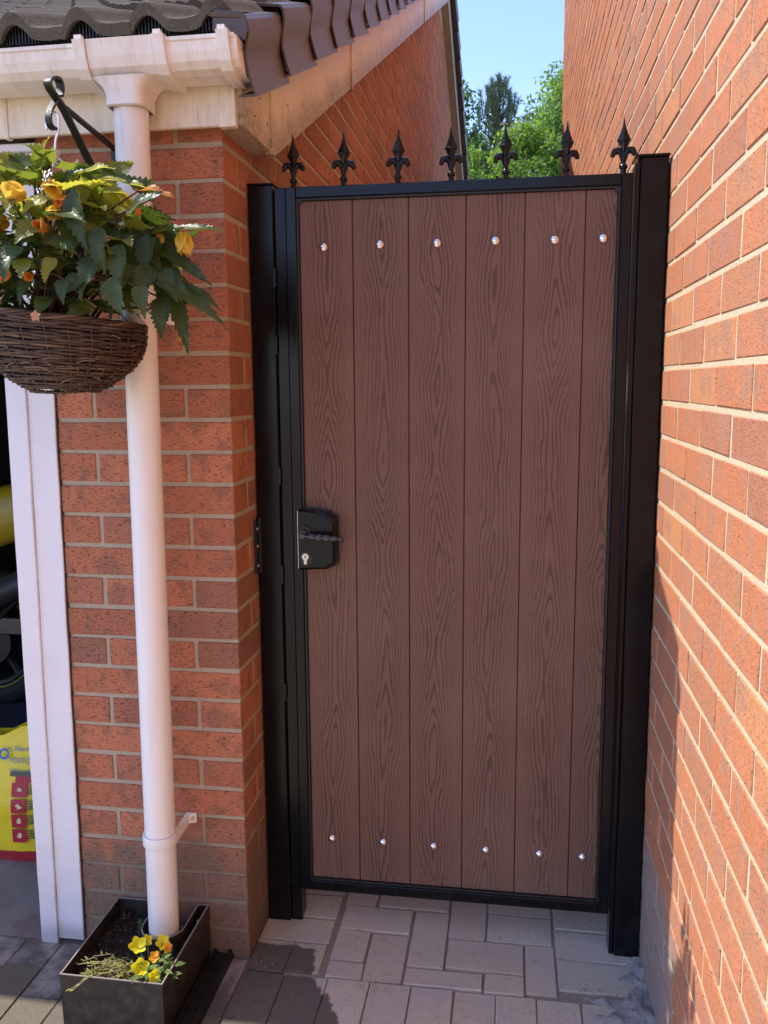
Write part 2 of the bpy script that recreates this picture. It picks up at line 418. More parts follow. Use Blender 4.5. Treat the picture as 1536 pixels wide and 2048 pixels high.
t = NT('cement_lump'); P = t.pos(); n = t.noise(P, 25, 6, .7); n2 = t.noise(P, 240, 4, .7)
col = t.mix(n, (.33,.295,.25), (.55,.51,.45)); col = t.mix(t.step(n2, .56, .7, 0, .6), col, (.12,.10,.085))
M['cement'] = t.fin(col, .95, t.bump(t.m('ADD', n2, n), 1.0, .006), spec=.2)

# ------------------------------------------------------------------ ground
g = MB().box((-60,-60,-.5), (60, 90, -.06)); o = g.build('ground', plain('open_ground', (.34,.29,.22), .95, nscale=2, namp=.3), None)
tag(o, kind='structure')
g = MB(); nx = 60
g.box((-3.4,-7,-.059), (.972,0.42,-.007)); o = g.build('paving_bed', M['sand']); tag(o, kind='structure')
pave = thing('pavement', (0,0,0), kind='structure')
PV = {}
def paver_obj(x0, x1, y0, y1, mat, top=0.0):
    gap = .0014
    x0 += gap; x1 -= gap; y0 += gap; y1 -= gap
    w, l = round(x1-x0, 3), round(y1-y0, 3)
    if w < .012 or l < .012: return
    key = (w, l, mat)
    if key not in PV:
        vs_, fs = bevbox((-w/2,-l/2,-.05), (w/2,l/2,0), .0018)
        vs_ = [(a+random.uniform(-.0012,.0012), b+random.uniform(-.0012,.0012), c+(random.uniform(-.0008,.0008) if c > -.01 else 0)) for a, b, c in vs_]
        PV[key] = MB().add(vs_, fs).mesh('paver', M[mat])
    link('paver', PV[key], pave, ((x0+x1)/2, (y0+y1)/2, top+random.uniform(-.0025,.0015)), (random.uniform(-.006,.006), random.uniform(-.006,.006), random.uniform(-.006,.006)))
PX = 'pave_pink'; PG = 'pave_grey'; PD = 'pave_dark'
for a in [(.20,.388,.15,.252,PX),(.195,.283,.255,.40,PX),(.288,.484,.257,.357,PX),(.487,.585,.15,.345,PX),(.588,.757,.155,.27,PG),(.588,.757,.275,.375,PG),
          (.393,.487,.026,.252,PX),(.49,.684,.033,.147,PX),(.686,.761,-.028,.152,PX),(.762,.949,.226,.33,PG),(.762,.949,.108,.222,PG),(.762,.949,-.004,.104,PG),
          (.2,.288,.028,.146,PX),(.2,.292,-.038,.022,PX),(.292,.39,-.038,.146,PX),(.393,.584,-.038,.023,PX),(.587,.684,-.038,.03,PX),
          (.686,.86,-.038,-.03,PG),(.49,.684,.36,.42,PX),(.288,.484,.36,.42,PX),
          (.10,.185,-.03,.08,PG),(.0,.185,.085,.182,PG),(.0,.185,.186,.288,PG),(.0,.185,.292,.39,PG)]:
    if a[1]-a[0] > .02 and a[3]-a[2] > .02: paver_obj(*a)
xb = [.0,.105,.212,.315,.416,.518,.617,.711,.813]
for i in range(len(xb)-1):
    paver_obj(xb[i], xb[i+1], -.24, -.042, PX if i > 1 else PG)
paver_obj(.813,.905,-.24,-.042,PG)
paver_obj(0,.098,-.038,.08,PG)
for j in range(2):
    for i in range(5):
        x0 = 0+.2*i-(.1 if j % 2 else 0)
        paver_obj(max(x0,0), min(x0+.2,.955), -.243-.1*(j+1), -.243-.1*j, PX)
# charcoal driveway in front of the garage, laid lengthways, painted paler in the sunlit rows
for i in range(12):
    x1 = -.1*i; x0 = x1-.1
    off = .1 if i % 2 else 0
    y = -.002
    seq = [y, y-.2+off*.0-(0 if not off else -.1)]
    ys = [y]
    ys.append(y-.2 if not off else y-.1)
    while ys[-1] > -.45: ys.append(ys[-1]-.2)
    for a, b in zip(ys[:-1], ys[1:]): paver_obj(x0, x1, b, a, PD if (a+b)/2 > -.16 else PG)  # paler pavers past the shadow edge, sunlight put into their colour
dr = MB()
for i in range(44):
    x1 = .955-.1*i
    y = -.45-(.1 if i % 2 else .0)
    lim = -6.8
    y = min(y, -.47)
    while y > lim:
        if not (x1-.1 > -1.2 and x1 < 1 and y > -.46):
            vs_, fs = bevbox((x1-.098, y-.198, -.05), (x1-.002, y-.002, random.uniform(-.002,.001)), .0035); dr.add(vs_, fs, 0, random.random()*.98+.01)
        y -= .2
for i in range(22):
    x1 = -1.2-.1*i
    y = -.002
    while y > -.45:
        vs_, fs = bevbox((x1-.098, y-.198, -.05), (x1-.002, y-.002, random.uniform(-.002,.001)), .0035); dr.add(vs_, fs, 0, random.random()); y -= .2
o = dr.build('driveway_pavers', paver('driveway_paver', [(0,(.56,.46,.34)),(.5,(.50,.41,.31)),(1,(.60,.50,.38))], False), pave); tag(o, kind='stuff')
# passage floor behind the gate and garage floor
g = MB().box((0.0,.42,-.3), (.972,9.5,-.004)); o = g.build('passage_floor', M['concrete']); tag(o, kind='structure')
g = MB(); n = 40
o = MB().box((-2.9,.0,-.3), (-.105,9.4,-.0015)).build('garage_floor', M['concrete']); tag(o, kind='structure')
# grass garden behind the buildings
o = MB().box((-30,9.6,-.06), (30,60,-.02)).build('lawn', plain('lawn_green', (.05,.09,.025), .95, nscale=20, namp=.4)); tag(o, kind='structure')

# ------------------------------------------------------------------ bricks
def brick_meshes(mat, l=.215, n=5, bev=.0022, h=.0325, jit=.0007):
    out = []
    for _ in range(n):
        vs_, fs = bevbox((-l/2,-.05125,-h), (l/2,.05125,h), bev)
        vs_ = [tuple(c+random.uniform(-jit,jit) for c in v) for v in vs_]
        out.append((MB().add(vs_, fs).mesh('brick', mat), np.array(vs_), fs))
    return out
def lay(specs, mat, wall, limit=300, **kw):
    """specs: (centre, length key, rot90, visible point). The largest in view are objects, the rest one joined part."""
    kinds = {}
    sc = []
    for c, l, rot, in specs:
        k = round(l, 4)
        if k not in kinds: kinds[k] = brick_meshes(mat, l, 5 if l > .2 else 2, **kw)
        h = (l/2 if rot else .051)
        pts = [project((c[0], c[1]+sy*h, c[2]+sz*.0325)) for sy in (-1,1) for sz in (-1,1)] if rot else [project((c[0]+sx*l/2, c[1]-.051, c[2]+sz*.0325)) for sx in (-1,1) for sz in (-1,1)]
        area = 0
        if all(pts):
            xs = [p[0] for p in pts]; ys = [p[1] for p in pts]
            if max(xs) > 0 and min(xs) < 1536 and max(ys) > 0 and min(ys) < 2048:
                w_ = (pts[2][0]-pts[0][0]); hgt = abs(pts[0][1]-pts[1][1])
                area = abs(w_)*hgt
        sc.append(area)
    order = np.argsort(-np.array(sc)); big = set(int(i) for i in order[:limit] if sc[int(i)] > 40)
    V = []; F = []; A = []; nv = 0
    for i, (c, l, rot) in enumerate(specs):
        me, arr, fs = random.choice(kinds[round(l, 4)])
        jit = (random.uniform(-.003,.003), random.uniform(-.003,.003), random.uniform(-.003,.003)+(PI/2 if rot else 0))
        c = (c[0]+random.uniform(-.0008,.0008), c[1]+random.uniform(-.0008,.0008), c[2]+random.uniform(-.001,.001))
        if i in big:
            link('brick', me, wall, c, jit)
        else:
            p = arr if not rot else np.stack([-arr[:,1], arr[:,0], arr[:,2]], 1)
            V.append(p+np.array(c)-np.array(WO[wall])); F += [tuple(j+nv for j in f) for f in fs]
            A += [random.random()*.98+.01]*len(p); nv += len(p)
    if V:
        me = bpy.data.meshes.new('brick_courses'); me.from_pydata(np.concatenate(V).tolist(), [], F); me.materials.append(mat)
        at = me.attributes.new('rnd', 'FLOAT', 'POINT'); at.data.foreach_set('value', A)
        bm = bmesh.new(); bm.from_mesh(me); bmesh.ops.recalc_face_normals(bm, faces=bm.faces); bm.to_mesh(me); bm.free()
        tag(link('brick_courses', me, wall, WO[wall]), kind='stuff')

# ------------------------------------------------------------------ garage
SL = .47; AP = 5.55
def bb(y):   # lower edge of bargeboard
    y = min(y, 2*AP-y)
    return 1.975+SL*max(y-.22, 0)
garage = thing('brick_garage', (0,0,0), 'red brick garage with white gutter, cream bargeboard and brown tiled roof, left of the gate', 'garage')
gw = MB()
gw.ext([(-.436,.0035),(-.0985,.0035),(-.0985,.098),(-.436,.098)], 2, -.3, 1.985)
prof = [(.0035,-.3)]+[(y, bb(y)+.06) for y in (.0035,.22,AP,2*AP-.2)]+[(2*AP-.2,-.3)]
gw.ext(prof, 0, -.098, -.0022)
o_wall = gw.build('wall', M['gmortar'], garage)
specs = []
for n in range(0, 27):
    zc = n*.075+.0375
    if n % 2 == 0:
        specs += [((-.05125,.1075,zc), .215, True), ((-.22,.05125,zc), .215, False), ((-.38875,.05125,zc), .1025, False)]
    else:
        specs += [((-.1075,.05125,zc), .215, False), ((-.3325,.05125,zc), .215, False)]
for n in range(0, 58):
    zc = n*.075+.0375
    y = .225 if n % 2 == 0 else .1125
    if n >= 26: y -= .225
    while y < 2*AP-.3:
        yc = y+.1075
        if y > 0 and zc-.03 < bb(yc)+.03 and zc < 4.55: specs.append(((-.05125, yc, zc), .215, True))
        y += .225
lay(specs, M['gbrick'], o_wall, 300, jit=.0010)
# rest of the building shell
sh = MB()
sh.box((-3.0,.0045,-.3), (-2.78,.1,1.965)); sh.ext(prof, 0, -3.0, -2.9); sh.box((-2.9,2*AP-.2,-.3), (-.098,2*AP-.1,2.1))
sh.box((-2.9,.03,1.99), (-.445,.1,2.12)); sh.box((-.445,.104,1.99), (-.1,.12,2.12))
tag(sh.build('shell_wall', M['gmortar'], garage), kind=None)
rb = MB()
rb.ext([(-.06,2.125),(2.5,2.125+.42*2.56),(AP,2.10+SL*(AP+.06)),(2*AP+.06,2.125),(2*AP+.06,2.095),(AP,2.07+SL*(AP+.06)),(2.5,2.095+.42*2.56),(-.06,2.095)], 0, -3.05, .045)
rb.build('roof_light_block', plain('light_block_black', (.03,.03,.03), .9), garage)  # unseen slab under the tiles, added to block light
# tiles
def tile_mesh(um=.291):
    prof = []
    N = 24
    for i in range(N+1):
        u = i/N*um; q = (u % .1455)/.1455
        if q < .52: h = .034*math.sin(PI*q/.52)**.8
        else: h = .004-.004*math.sin(PI*(q-.52)/.48)
        prof.append((u, h))
    mb = MB(); th = .026; L0, L1 = 0, .345; vs_ = []
    for s_ in (0, .012, L1):
        for (u, h) in prof: vs_.append((u, s_, h-(.003 if s_ == 0 else 0)))
    for s_ in (0, L1):
        for (u, h) in prof: vs_.append((u, s_, h-th))
    n = N+1; fs = []
    for r_ in range(2):
        fs += [(r_*n+i, r_*n+i+1, (r_+1)*n+i+1, (r_+1)*n+i) for i in range(N)]
    fs += [(i, i+1, 3*n+i+1, 3*n+i) for i in range(N)] + [(3*n+i, 3*n+i+1, 4*n+i+1, 4*n+i) for i in range(N)]
    mb.add(vs_, fs); return mb
TM = tile_mesh(); tile_me = TM.mesh('tile', M['tile'], smooth=True, ang=math.radians(50)); edge_me = tile_mesh(.238).mesh('tile', M['tile'], smooth=True, ang=math.radians(50))
def rz(y): q_ = y+.115; return 2.164+.425*q_+.008*q_*q_
roof = thing('roof', (0,0,2.1)); roof.parent = garage; roof.location = (0,0,2.1)
roof_me_dummy = None
RA = math.atan(SL); GY = .285
for c in range(11):
    for r_ in range(20):
        y = -.115+GY*r_+random.uniform(-.003,.003)
        link('tile', edge_me if c == 0 else tile_me, roof, (.1405-.291*(c+1), y, rz(-.115+GY*r_)+random.uniform(-.001,.001)), (math.atan(.425+.016*(y+.115))-.055, random.uniform(-.006,.006), random.uniform(-.006,.006)))
back = MB()
ca, sa = math.cos(RA-.055), math.sin(RA-.055)
for c in range(10):
    for r_ in range(20):
        y = -.115+GY*r_
        P_ = [(.055-.291*(c+1)+v[0], 2*AP-(y+v[1]*ca-v[2]*sa), rz(y)+v[1]*sa+v[2]*ca) for v in TM.v]
        back.add(P_, TM.f, 0, random.random())
tag(back.build('tile_field', M['tile'], roof), kind='stuff')
# ridge
rd = MB()
for i in range(7):
    x0 = .09-.45*i
    pts = [(math.cos(a)*.12, math.sin(a)*.09) for a in [PI*k/10 for k in range(11)]]
    pts2 = [(p[0]*.85, p[1]*.8) for p in pts[::-1]]
    rd.ext([(AP+p[0], 2.165+SL*(AP+.1)+p[1]-.03) for p in pts+pts2], 0, x0-.44, x0)
rd.build('ridge_tile', M['tile'], roof)
# eave comb filler and underlay lip
cb = MB()
cb.box((-3.0,-.085,2.118), (.03,-.07,2.152))
for i in range(420):
    x = .02-.0072*i
    q_ = ((x+.005) % .1455)/.1455; hh_ = .030*math.sin(PI*q_/.52)**.8 if 0 < q_ < .52 else 0
    cb.box((x,-.098,2.140), (x+.003,-.090,2.150+hh_))
    cb.box((x,-.092,2.13), (x+.003,-.086,2.153))
tag(cb.build('eave_comb', M['rubber'], garage), kind='stuff')
# verge caps
cap = MB()
pr = [(.036,.000),(.040,.004),(.099,-.004),(.107,-.013),(.107,-.034),(.098,-.066),(.094,-.088),(.099,-.118),(.106,-.150),(.074,-.150),(.074,-.146),(.100,-.145),(.094,-.118),(.089,-.088),(.093,-.066),(.102,-.034),(.102,-.016),(.096,-.009),(.040,-.003)]
L_ = .335; n = len(pr)
vs_ = [(x+(.007 if x > .08 else 0), 0, z+.012) for x, z in pr]+[(x-.001, L_, z) for x, z in pr]
cap.add(vs_, [(i, (i+1) % n, (i+1) % n+n, i+n) for i in range(n)]+[tuple(range(n))[::-1], tuple(range(n, 2*n))])
# closed nose plate of each cap
cap_me = cap.mesh('verge_cap', M['verge'], smooth=True, ang=math.radians(40))
vrg = thing('verge', (0,0,2.1)); vrg.parent = garage; vrg.location = (0,0,2.1)
for r_ in range(20):
    y = -.150+GY*r_
    link('verge_cap', cap_me, vrg, (-.004, y, 2.138+SL*(y+.145)+random.uniform(-.0015,.0015)), (RA-.012+random.uniform(-.006,.006), random.uniform(-.008,.008), random.uniform(-.006,.006)))
nose = MB(); nose.ext([(.040,2.152),(.044,2.158),(.098,2.152),(.108,2.142),(.110,2.118),(.103,2.098),(.085,2.112),(.040,2.120)], 1, -.150, -.147)
nose.build('end_plate', M['verge'], vrg)
bk = MB()
for r_ in range(20):
    y = -.150+GY*r_
    bk.add([(-.004+v[0], 2*AP-(y+v[1]*math.cos(RA)-v[2]*math.sin(RA)), 2.158+SL*(y+.145)+v[1]*math.sin(RA)+v[2]*math.cos(RA)) for v in cap.v], cap.f)
tag(bk.build('rear_verge_caps', M['verge'], vrg, smooth=True), kind='stuff')
# fascia, box end, bargeboard, soffits
fb = MB(); fb.bev((-3.0,-.050,1.971), (.046,-.036,2.15), .002)
fb.build('fascia', M['cream'], garage)
sf = MB(); sf.box((-3.0,-.036,1.982), (-.0,-.0,1.990)); sf.build('soffit', M['cream'], garage)
for x0, x1 in ((.012,.0485), (-.482,-.470)):
    MB().bev((x0,-.0525,1.968), (x1,-.0335,2.12), .001).build('joint_trim', M['cream'], garage)
segs = [(-.034,.186),(.189,1.23),(1.245,3.68),(3.70,AP)]
for a, b in segs:
    ys = [y for y in (a, .22, b) if a <= y <= b] if a < .22 < b else [a, b]
    lo = [(y, bb(y)) for y in ys]; hi = [(y, 2.125+SL*y) for y in ys[::-1]]
    MB().ext(lo+hi, 0, .046, .058).build('bargeboard', M['barge'], garage)
lo = [(y, bb(y)) for y in (AP, 2*AP+.03)]; hi = [(y, 2.125+SL*(2*AP-y)) for y in (2*AP+.03, AP)]
MB().ext(lo+hi, 0, .046, .058).build('bargeboard', M['barge'], garage)
for y in (.19, 1.235, 3.69):
    MB().bev((.044, y-.012, bb(y)-.006), (.063, y+.014, 2.12+SL*y), .001).build('joint_trim', M['barge'], garage)
bs = MB(); bs.box((.0,-.034,1.977), (.046,.22,1.984)); 
bs.add([(.0,.22,1.977),(.046,.22,1.977),(.046,AP,1.977+SL*(AP-.22)),(.0,AP,1.977+SL*(AP-.22)),(.0,.22,1.985),(.046,.22,1.985),(.046,AP,1.985+SL*(AP-.22)),(.0,AP,1.985+SL*(AP-.22))],
       [(0,1,2,3),(4,5,6,7),(0,1,5,4),(1,2,6,5),(2,3,7,6),(3,0,4,7)])
bs.add([(x, 2*AP-y, z) for x, y, z in bs.v[-8:]], [(0,1,2,3),(4,5,6,7),(0,1,5,4),(1,2,6,5),(2,3,7,6),(3,0,4,7)])
bs.build('verge_soffit', M['barge'], garage)
nl = MB()
for y, z in [(.06,2.02),(.10,2.07),(.155,2.03),(.35,2.13),(.62,2.21),(.9,2.33),(1.17,2.44),(1.30,2.53),(1.26,2.48),(1.8,2.76),(2.3,3.0),(2.9,3.3),(.21,2.02),(.21,2.05),(3.4,3.52)]:
    nl.lathe([(.0001,0),(.0028,0),(.0024,.0012),(.0001,.0014)], (.058,y,z), 0, 6)
tag(nl.build('pins', plain('rusty_pins', (.08,.045,.025), .6), garage), kind='stuff')
# gutter
gut = MB()
po = [(-.052,2.112),(-.054,2.062),(-.068,2.046),(-.120,2.046),(-.142,2.052),(-.156,2.064),(-.163,2.080),(-.166,2.098),(-.170,2.100),(-.170,2.107),(-.163,2.107)]
pi_ = [(-.162,2.100),(-.159,2.081),(-.152,2.066),(-.140,2.055),(-.119,2.049),(-.069,2.049),(-.057,2.064),(-.055,2.112)]
gut.ext(po+pi_, 0, -3.05, .088)
gut.ext(po[:8]+[(-.166,2.104),(-.052,2.106)], 0, .088, .092)
gutter = gut.build('gutter', M['gutter'], garage)
def gprof(d):   # outer profile grown by d
    return [(-.050,2.114+d*.4),(-.052-d*0,2.060-d*.6),(-.066,2.046-d),(-.121,2.046-d),(-.143-d*.6,2.051-d*.8),(-.157-d*.8,2.063-d*.5),(-.164-d,2.080),(-.168-d,2.098),(-.172-d,2.111),(-.160,2.112),(-.160,2.106)]
def ring(d, x0, x1):
    a = gprof(d); inner = [(-.160,2.098),(-.156,2.081),(-.149,2.067),(-.138,2.056),(-.119,2.047),(-.068,2.047),(-.056,2.062),(-.0545,2.112)]
    mb = MB(); mb.ext(a+inner, 0, x0, x1); return mb
ring(.004, -.218, -.080).build('outlet_body', M['gutter'], gutter)
for x0, x1 in ((-.246,-.218),(-.080,-.052),(.052,.080)):
    c_ = ring(.008, x0+.002, x1-.008); c_.v += []; 
    c2 = ring(.0105, x1-.0085, x1-.001)
    n0 = len(c_.v); c_.v += c2.v; c_.f += [tuple(i+n0 for i in f) for f in c2.f]; c_.m += c2.m; c_.a += c2.a
    c_.box((x0+.003,-.172,2.108), (x1-.010,-.160,2.122))
    c_.build('gutter_clip', M['gutter'], gutter)
MB().box((.02,-.056,2.09), (.048,-.044,2.135)).build('fascia_bracket', M['gutter'], gutter)
ol = MB(); 
def sq(hx, hy, z, N=40):
    out = []
    for k in range(N):
        a = 2*PI*k/N; ca_, sa_ = math.cos(a), math.sin(a); e = .42
        out.append((-.157+hx*math.copysign(abs(ca_)**e, ca_), -.108+hy*math.copysign(abs(sa_)**e, sa_), z))
    return out
LV = [sq(.068,.052,2.0465), sq(.058,.050,2.041), sq(.048,.048,2.032), sq(.042,.046,2.020), sq(.0405,.045,2.016), sq(.0405,.045,1.994), sq(.039,.042,1.992), sq(.037,.037,1.992)]
ol.add([p for L in LV for p in L], [(i*40+k, i*40+(k+1)%40, (i+1)*40+(k+1)%40, (i+1)*40+k) for i in range(len(LV)-1) for k in range(40)])
ol.build('outlet_spigot', M['gutter'], gutter, smooth=True)
# downpipe
dp = MB(); top, bot = Vector((-.157,-.108,2.02)), Vector((-.1765,-.104,.045))
dp.tube([top, bot], .0355, 40, cap=False); dp.tube([bot, top], .0325, 40, cap=False)
pipe = dp.build('downpipe', M['pipe'], garage, smooth=True)
def clip(z):
    f = (z-.045)/(2.02-.045); c = bot.lerp(top, f)
    mb = MB(); mb.lathe([(.0362,-.013),(.0395,-.013),(.0405,-.011),(.0405,.011),(.0395,.013),(.0362,.013)], c, 2, 40, cap=False)
    x = c.x+.039
    mb.ext([(x-.010,c.y+.006),(x+.001,c.y-.004),(x-.004,-.012),(x+.012,-.0055),(x+.012,-.0020),(x-.014,-.0020)][::1], 2, c.z-.012, c.z+.012)
    o = mb.build('pipe_clip', M['pipe'], pipe, smooth=True)
    return Vector((x+.004, -.0088, c.z))
for z in (.372, 1.575):
    p = clip(z)
    s_ = MB(); s_.lathe([(.0001,-.0035),(.004,-.003),(.0052,0)], (p.x,p.y,p.z), 1, 12); s_.build('screw', M['galv'], pipe)
# door frame
fr = thing('door_frame', (-.5,0,0)); fr.parent = garage; fr.location = (-.5,0,0)
def slant(x0b, x1b, x0t, x1t, z0, z1, y0, y1, w=0.0):
    mb = MB(); N = 30; vs_ = []
    for i in range(N+1):
        f = i/N; z = z0+(z1-z0)*f; j = lambda: random.uniform(-.0009,.0009)
        xa = x0b+(x0t-x0b)*f+j(); xc = x1b+(x1t-x1b)*f+j()
        vs_ += [(xa+.0015,y0,z),(xc-.0015,y0,z),(xc,y0+.002,z),(xc,y1,z),(xa,y1,z),(xa,y0+.002,z)]
    fs = [(i*6+k, i*6+(k+1) % 6, (i+1)*6+(k+1) % 6, (i+1)*6+k) for i in range(N) for k in range(6)]+[tuple(range(6)), tuple(range(N*6, N*6+6))]
    return mb.add(vs_, fs)
slant(-.510,-.440,-.490,-.424,.012,1.948,-.007,.035).build('jamb_board', M['timber'], fr)
slant(-.556,-.5102,-.545,-.4902,.0,1.946,-.013,.09).build('jamb_post', M['timber'], fr)
random.seed(44); slant(-.4415,-.4360,-.4255,-.4205,.012,1.948,-.0035,.03).build('sealant_gap', plain('old_sealant', (.05,.035,.03), .9, bump=.003, bscale=120), fr)
MB().bev((-2.8,-.022,1.9495), (-.425,.03,1.9655), .0015).build('head_board', M['timber'], fr)
MB().bev((-2.8,-.012,1.88), (-.5465,.03,1.9475), .0015).build('head_rail', M['timber'], fr)
# garage interior walls and ceiling, plain dark grey
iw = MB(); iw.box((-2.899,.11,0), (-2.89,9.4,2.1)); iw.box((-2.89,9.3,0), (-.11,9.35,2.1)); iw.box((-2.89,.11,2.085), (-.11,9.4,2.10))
iw.build('inner_lining', plain('dark_block_wall', (.09,.085,.08), .9), garage)
MB().ext([(-.44,.0985),(-.1,.0985),(-.1,.104),(-.44,.104)], 2, 0, 1.96).build('pier_back', M['gmortar'], garage)

# ------------------------------------------------------------------ neighbouring house
WX = .9695
house = thing('brick_house', (WX,0,0), 'tall orange brick house wall with cream mortar, lit by sun, right of the gate', 'house')
hw = MB(); hw.box((WX+.0022,-4.0,-.3), (WX+4,5.245,6.2)); hwall = hw.build('wall', M['hmortar'], house)
specs = []
zb = 1.9071-.075*25
for n in range(-1, 58):
    zc = zb+.075*n+.0375
    k = 25-n           # this course lies between bed lines k and k-1 (counting down from the first measured one)
    ph = -.610 if k % 2 == 1 else -.610+.1125
    y0 = ph+.005-.225*17
    while y0 < 5.25:
        ya, yb = y0, y0+.215
        y0 += .225
        if ya < -4.0: continue
        if yb > 5.25:
            if 5.25-ya > .09: specs.append(((WX+.05125, (5.25+ya)/2, zc), round(5.25-ya, 3), True))
            continue
        specs.append(((WX+.05125, (ya+yb)/2, zc), .2125, True))
lay(specs, M['hbrick'], hwall, 300, bev=.0014, h=.0323, jit=.0005)
# skim of cement along the foot of the wall and a lump at the post
def lump(name, x0, x1, y0, y1, hfun, parent, mat, N=36):
    mb = MB(); vs_ = []
    for i in range(N+1):
        for j in range(N+1):
            x = x0+(x1-x0)*i/N; y = y0+(y1-y0)*j/N
            vs_.append((x, y, hfun(x, y)))
    fs = [(i*(N+1)+j, (i+1)*(N+1)+j, (i+1)*(N+1)+j+1, i*(N+1)+j+1) for i in range(N) for j in range(N)]
    mb.add(vs_, fs); o = mb.build(name, mat, parent, smooth=True); return o
from mathutils import noise as mn
def fbm(x, y, s=1, z=0.0): return mn.fractal(Vector((x*s, y*s, z)), .9, 2.1, 4)
def hf(x, y):
    e = (x-(.905+.05*fbm(y*2,1.7,6)))*7 if y < -.01 else (x-.955)*10
    e2 = (-.02-y+.02*fbm(x,.3,20))*9
    return min(.035, max(-.012, min(e, max(e2,(x-.957)*6))*.03+.010*fbm(x,y,26)+.006))*1.0
o = lump('cement_haunch', .80, .9735, -.46, .13, hf, None, M['cement'], 60)
tag(o, kind='structure')

# ------------------------------------------------------------------ gate posts
def post(name, x0, x1, yf, h, label):
    t_ = thing(name, ((x0+x1)/2, yf+.03, 0), label, 'gate post', 'steel posts of the side gate'); return t_
lp = post('gate_post', .004,.066,.165,1.9,'left black steel gate post beside the garage wall, holding the hinge-like bracket')
mb = MB(); mb.bev((.004,.165,-.01), (.064,.225,1.897), .003); mb.build('post_tube', M['black'], lp)
mb = MB(); mb.bev((.0655,.172,-.012), (.094,.222,1.890), .002); mb.build('closing_strip', M['black'], lp)
mb = MB()
for z in (1.66,1.50,1.18,.93,.62): mb.bev((.060,.1625,z), (.067,.166,z+.045), .001)
mb.build('weld_tab', M['weld'], lp)
mb = MB(); mb.bev((.0006,.140,.958), (.007,.190,1.094), .0015)
mb.bev((.0,.1625,.956), (.012,.168,1.098), .001)
br_ = mb.build('wall_bracket', M['weld'], lp)
for z in (1.072,1.028,.978):
    MB().lathe([(.0001,.0015),(.0035,.001),(.005,-.001)], (.0085,.149,z), 0, 10).build('screw', M['nickel'], br_)
MB().bev((.002,.163,1.897), (.066,.227,1.901), .001).build('post_cap', M['black'], lp)
rp = post('gate_post', .897,.964,.14,1.92,'right black steel gate post standing against the orange house wall')
mb = MB(); mb.bev((.9065,.140,-.02), (.9655,.205,1.916), .003); mb.build('post_tube', M['black'], rp)
mb = MB(); mb.bev((.8945,.146,-.02), (.9055,.20,1.905), .002); mb.build('edge_strip', M['black'], rp)
MB().bev((.893,.136,1.916), (.9665,.209,1.921), .001).build('post_cap', M['black'], rp)

# ------------------------------------------------------------------ gate
gate = thing('side_gate', (.49,.17,.1), 'tall brown wood-grain side gate in a black metal frame with spiked top', 'gate')
YF = .155; X0, X1, Z0, Z1 = .097, .8915, .100, 1.887
def tubeframe():
    mb = MB(); w = .025
    for a, b in (((X0,YF,Z0),(X0+w,YF+.03,Z1)), ((X1-w,YF,Z0),(X1,YF+.03,Z1)),):
        mb.bev(a, b, .002)
    mb.bev((X0+w,YF+.0002,Z1-w), (X1-w,YF+.03,Z1), .002); mb.bev((X0+w,YF+.0002,Z0), (X1-w,YF+.03,Z0+.027), .002)
    return mb
tubeframe().build('frame', M['black'], gate)
mb = MB(); a, b, c, d = X0+.025, X1-.025, Z0+.027, Z1-.025
q = .0055
mb.bev((a,YF+.004,c), (a+q,YF+.02,d), .001); mb.bev((b-q,YF+.004,c), (b,YF+.02,d), .001)
mb.bev((a+q,YF+.0045,d-q), (b-q,YF+.02,d), .001); mb.bev((a+q,YF+.0045,c), (b-q,YF+.02,c+q), .001)
for (cx, cz, sx, sz) in ((a,d,1,-1),(b,d,-1,-1)):
    mb.ext([(cx+sx*q,cz+sz*q),(cx+sx*(q+.010),cz+sz*q),(cx+sx*q,cz+sz*(q+.010))], 1, YF+.0035, YF+.018)
mb.build('glazing_bead', M['weld'], gate)
bx = [a+q, .255, .388, .522, .6565, .7915, b-q]
for i in range(6):
    x0, x1 = bx[i], bx[i+1]; xc = (x0+x1)/2 if 0 < i < 5 else (x1-.067 if i == 0 else x0+.067)
    mb = MB(); vs_, fs = bevbox((x0+(.0008 if i else 0), YF+.012, c+q), (x1-(.0008 if i < 5 else 0), YF+.024, d-q), .0016)
    mb.add(vs_, fs); o = mb.build('board', M['board'], gate, org=(xc, YF+.018, 1.0+random.uniform(-.2,.2)))
MB().box((a,YF+.025,c), (b,YF+.028,d)).build('back_sheet', M['black'], gate)
bolt = MB(); bolt.lathe([(.0001,-.0085),(.004,-.0080),(.0082,-.0058),(.0108,-.0028),(.0116,0),(.0116,.001)], (0,0,0), 1, 20)
bolt_me = bolt.mesh('bolt', M['chrome'], smooth=True)
for x, z in [(.185,1.750),(.320,1.752),(.455,1.751),(.590,1.752),(.724,1.750),(.832,1.750),(.181,.245),(.317,.245),(.450,.244),(.584,.244),(.719,.244),(.826,.244)]:
    link('coach_bolt', bolt_me, gate, (x, YF+.0118, z), (random.uniform(-.06,.06),random.uniform(0,6),random.uniform(-.06,.06)))
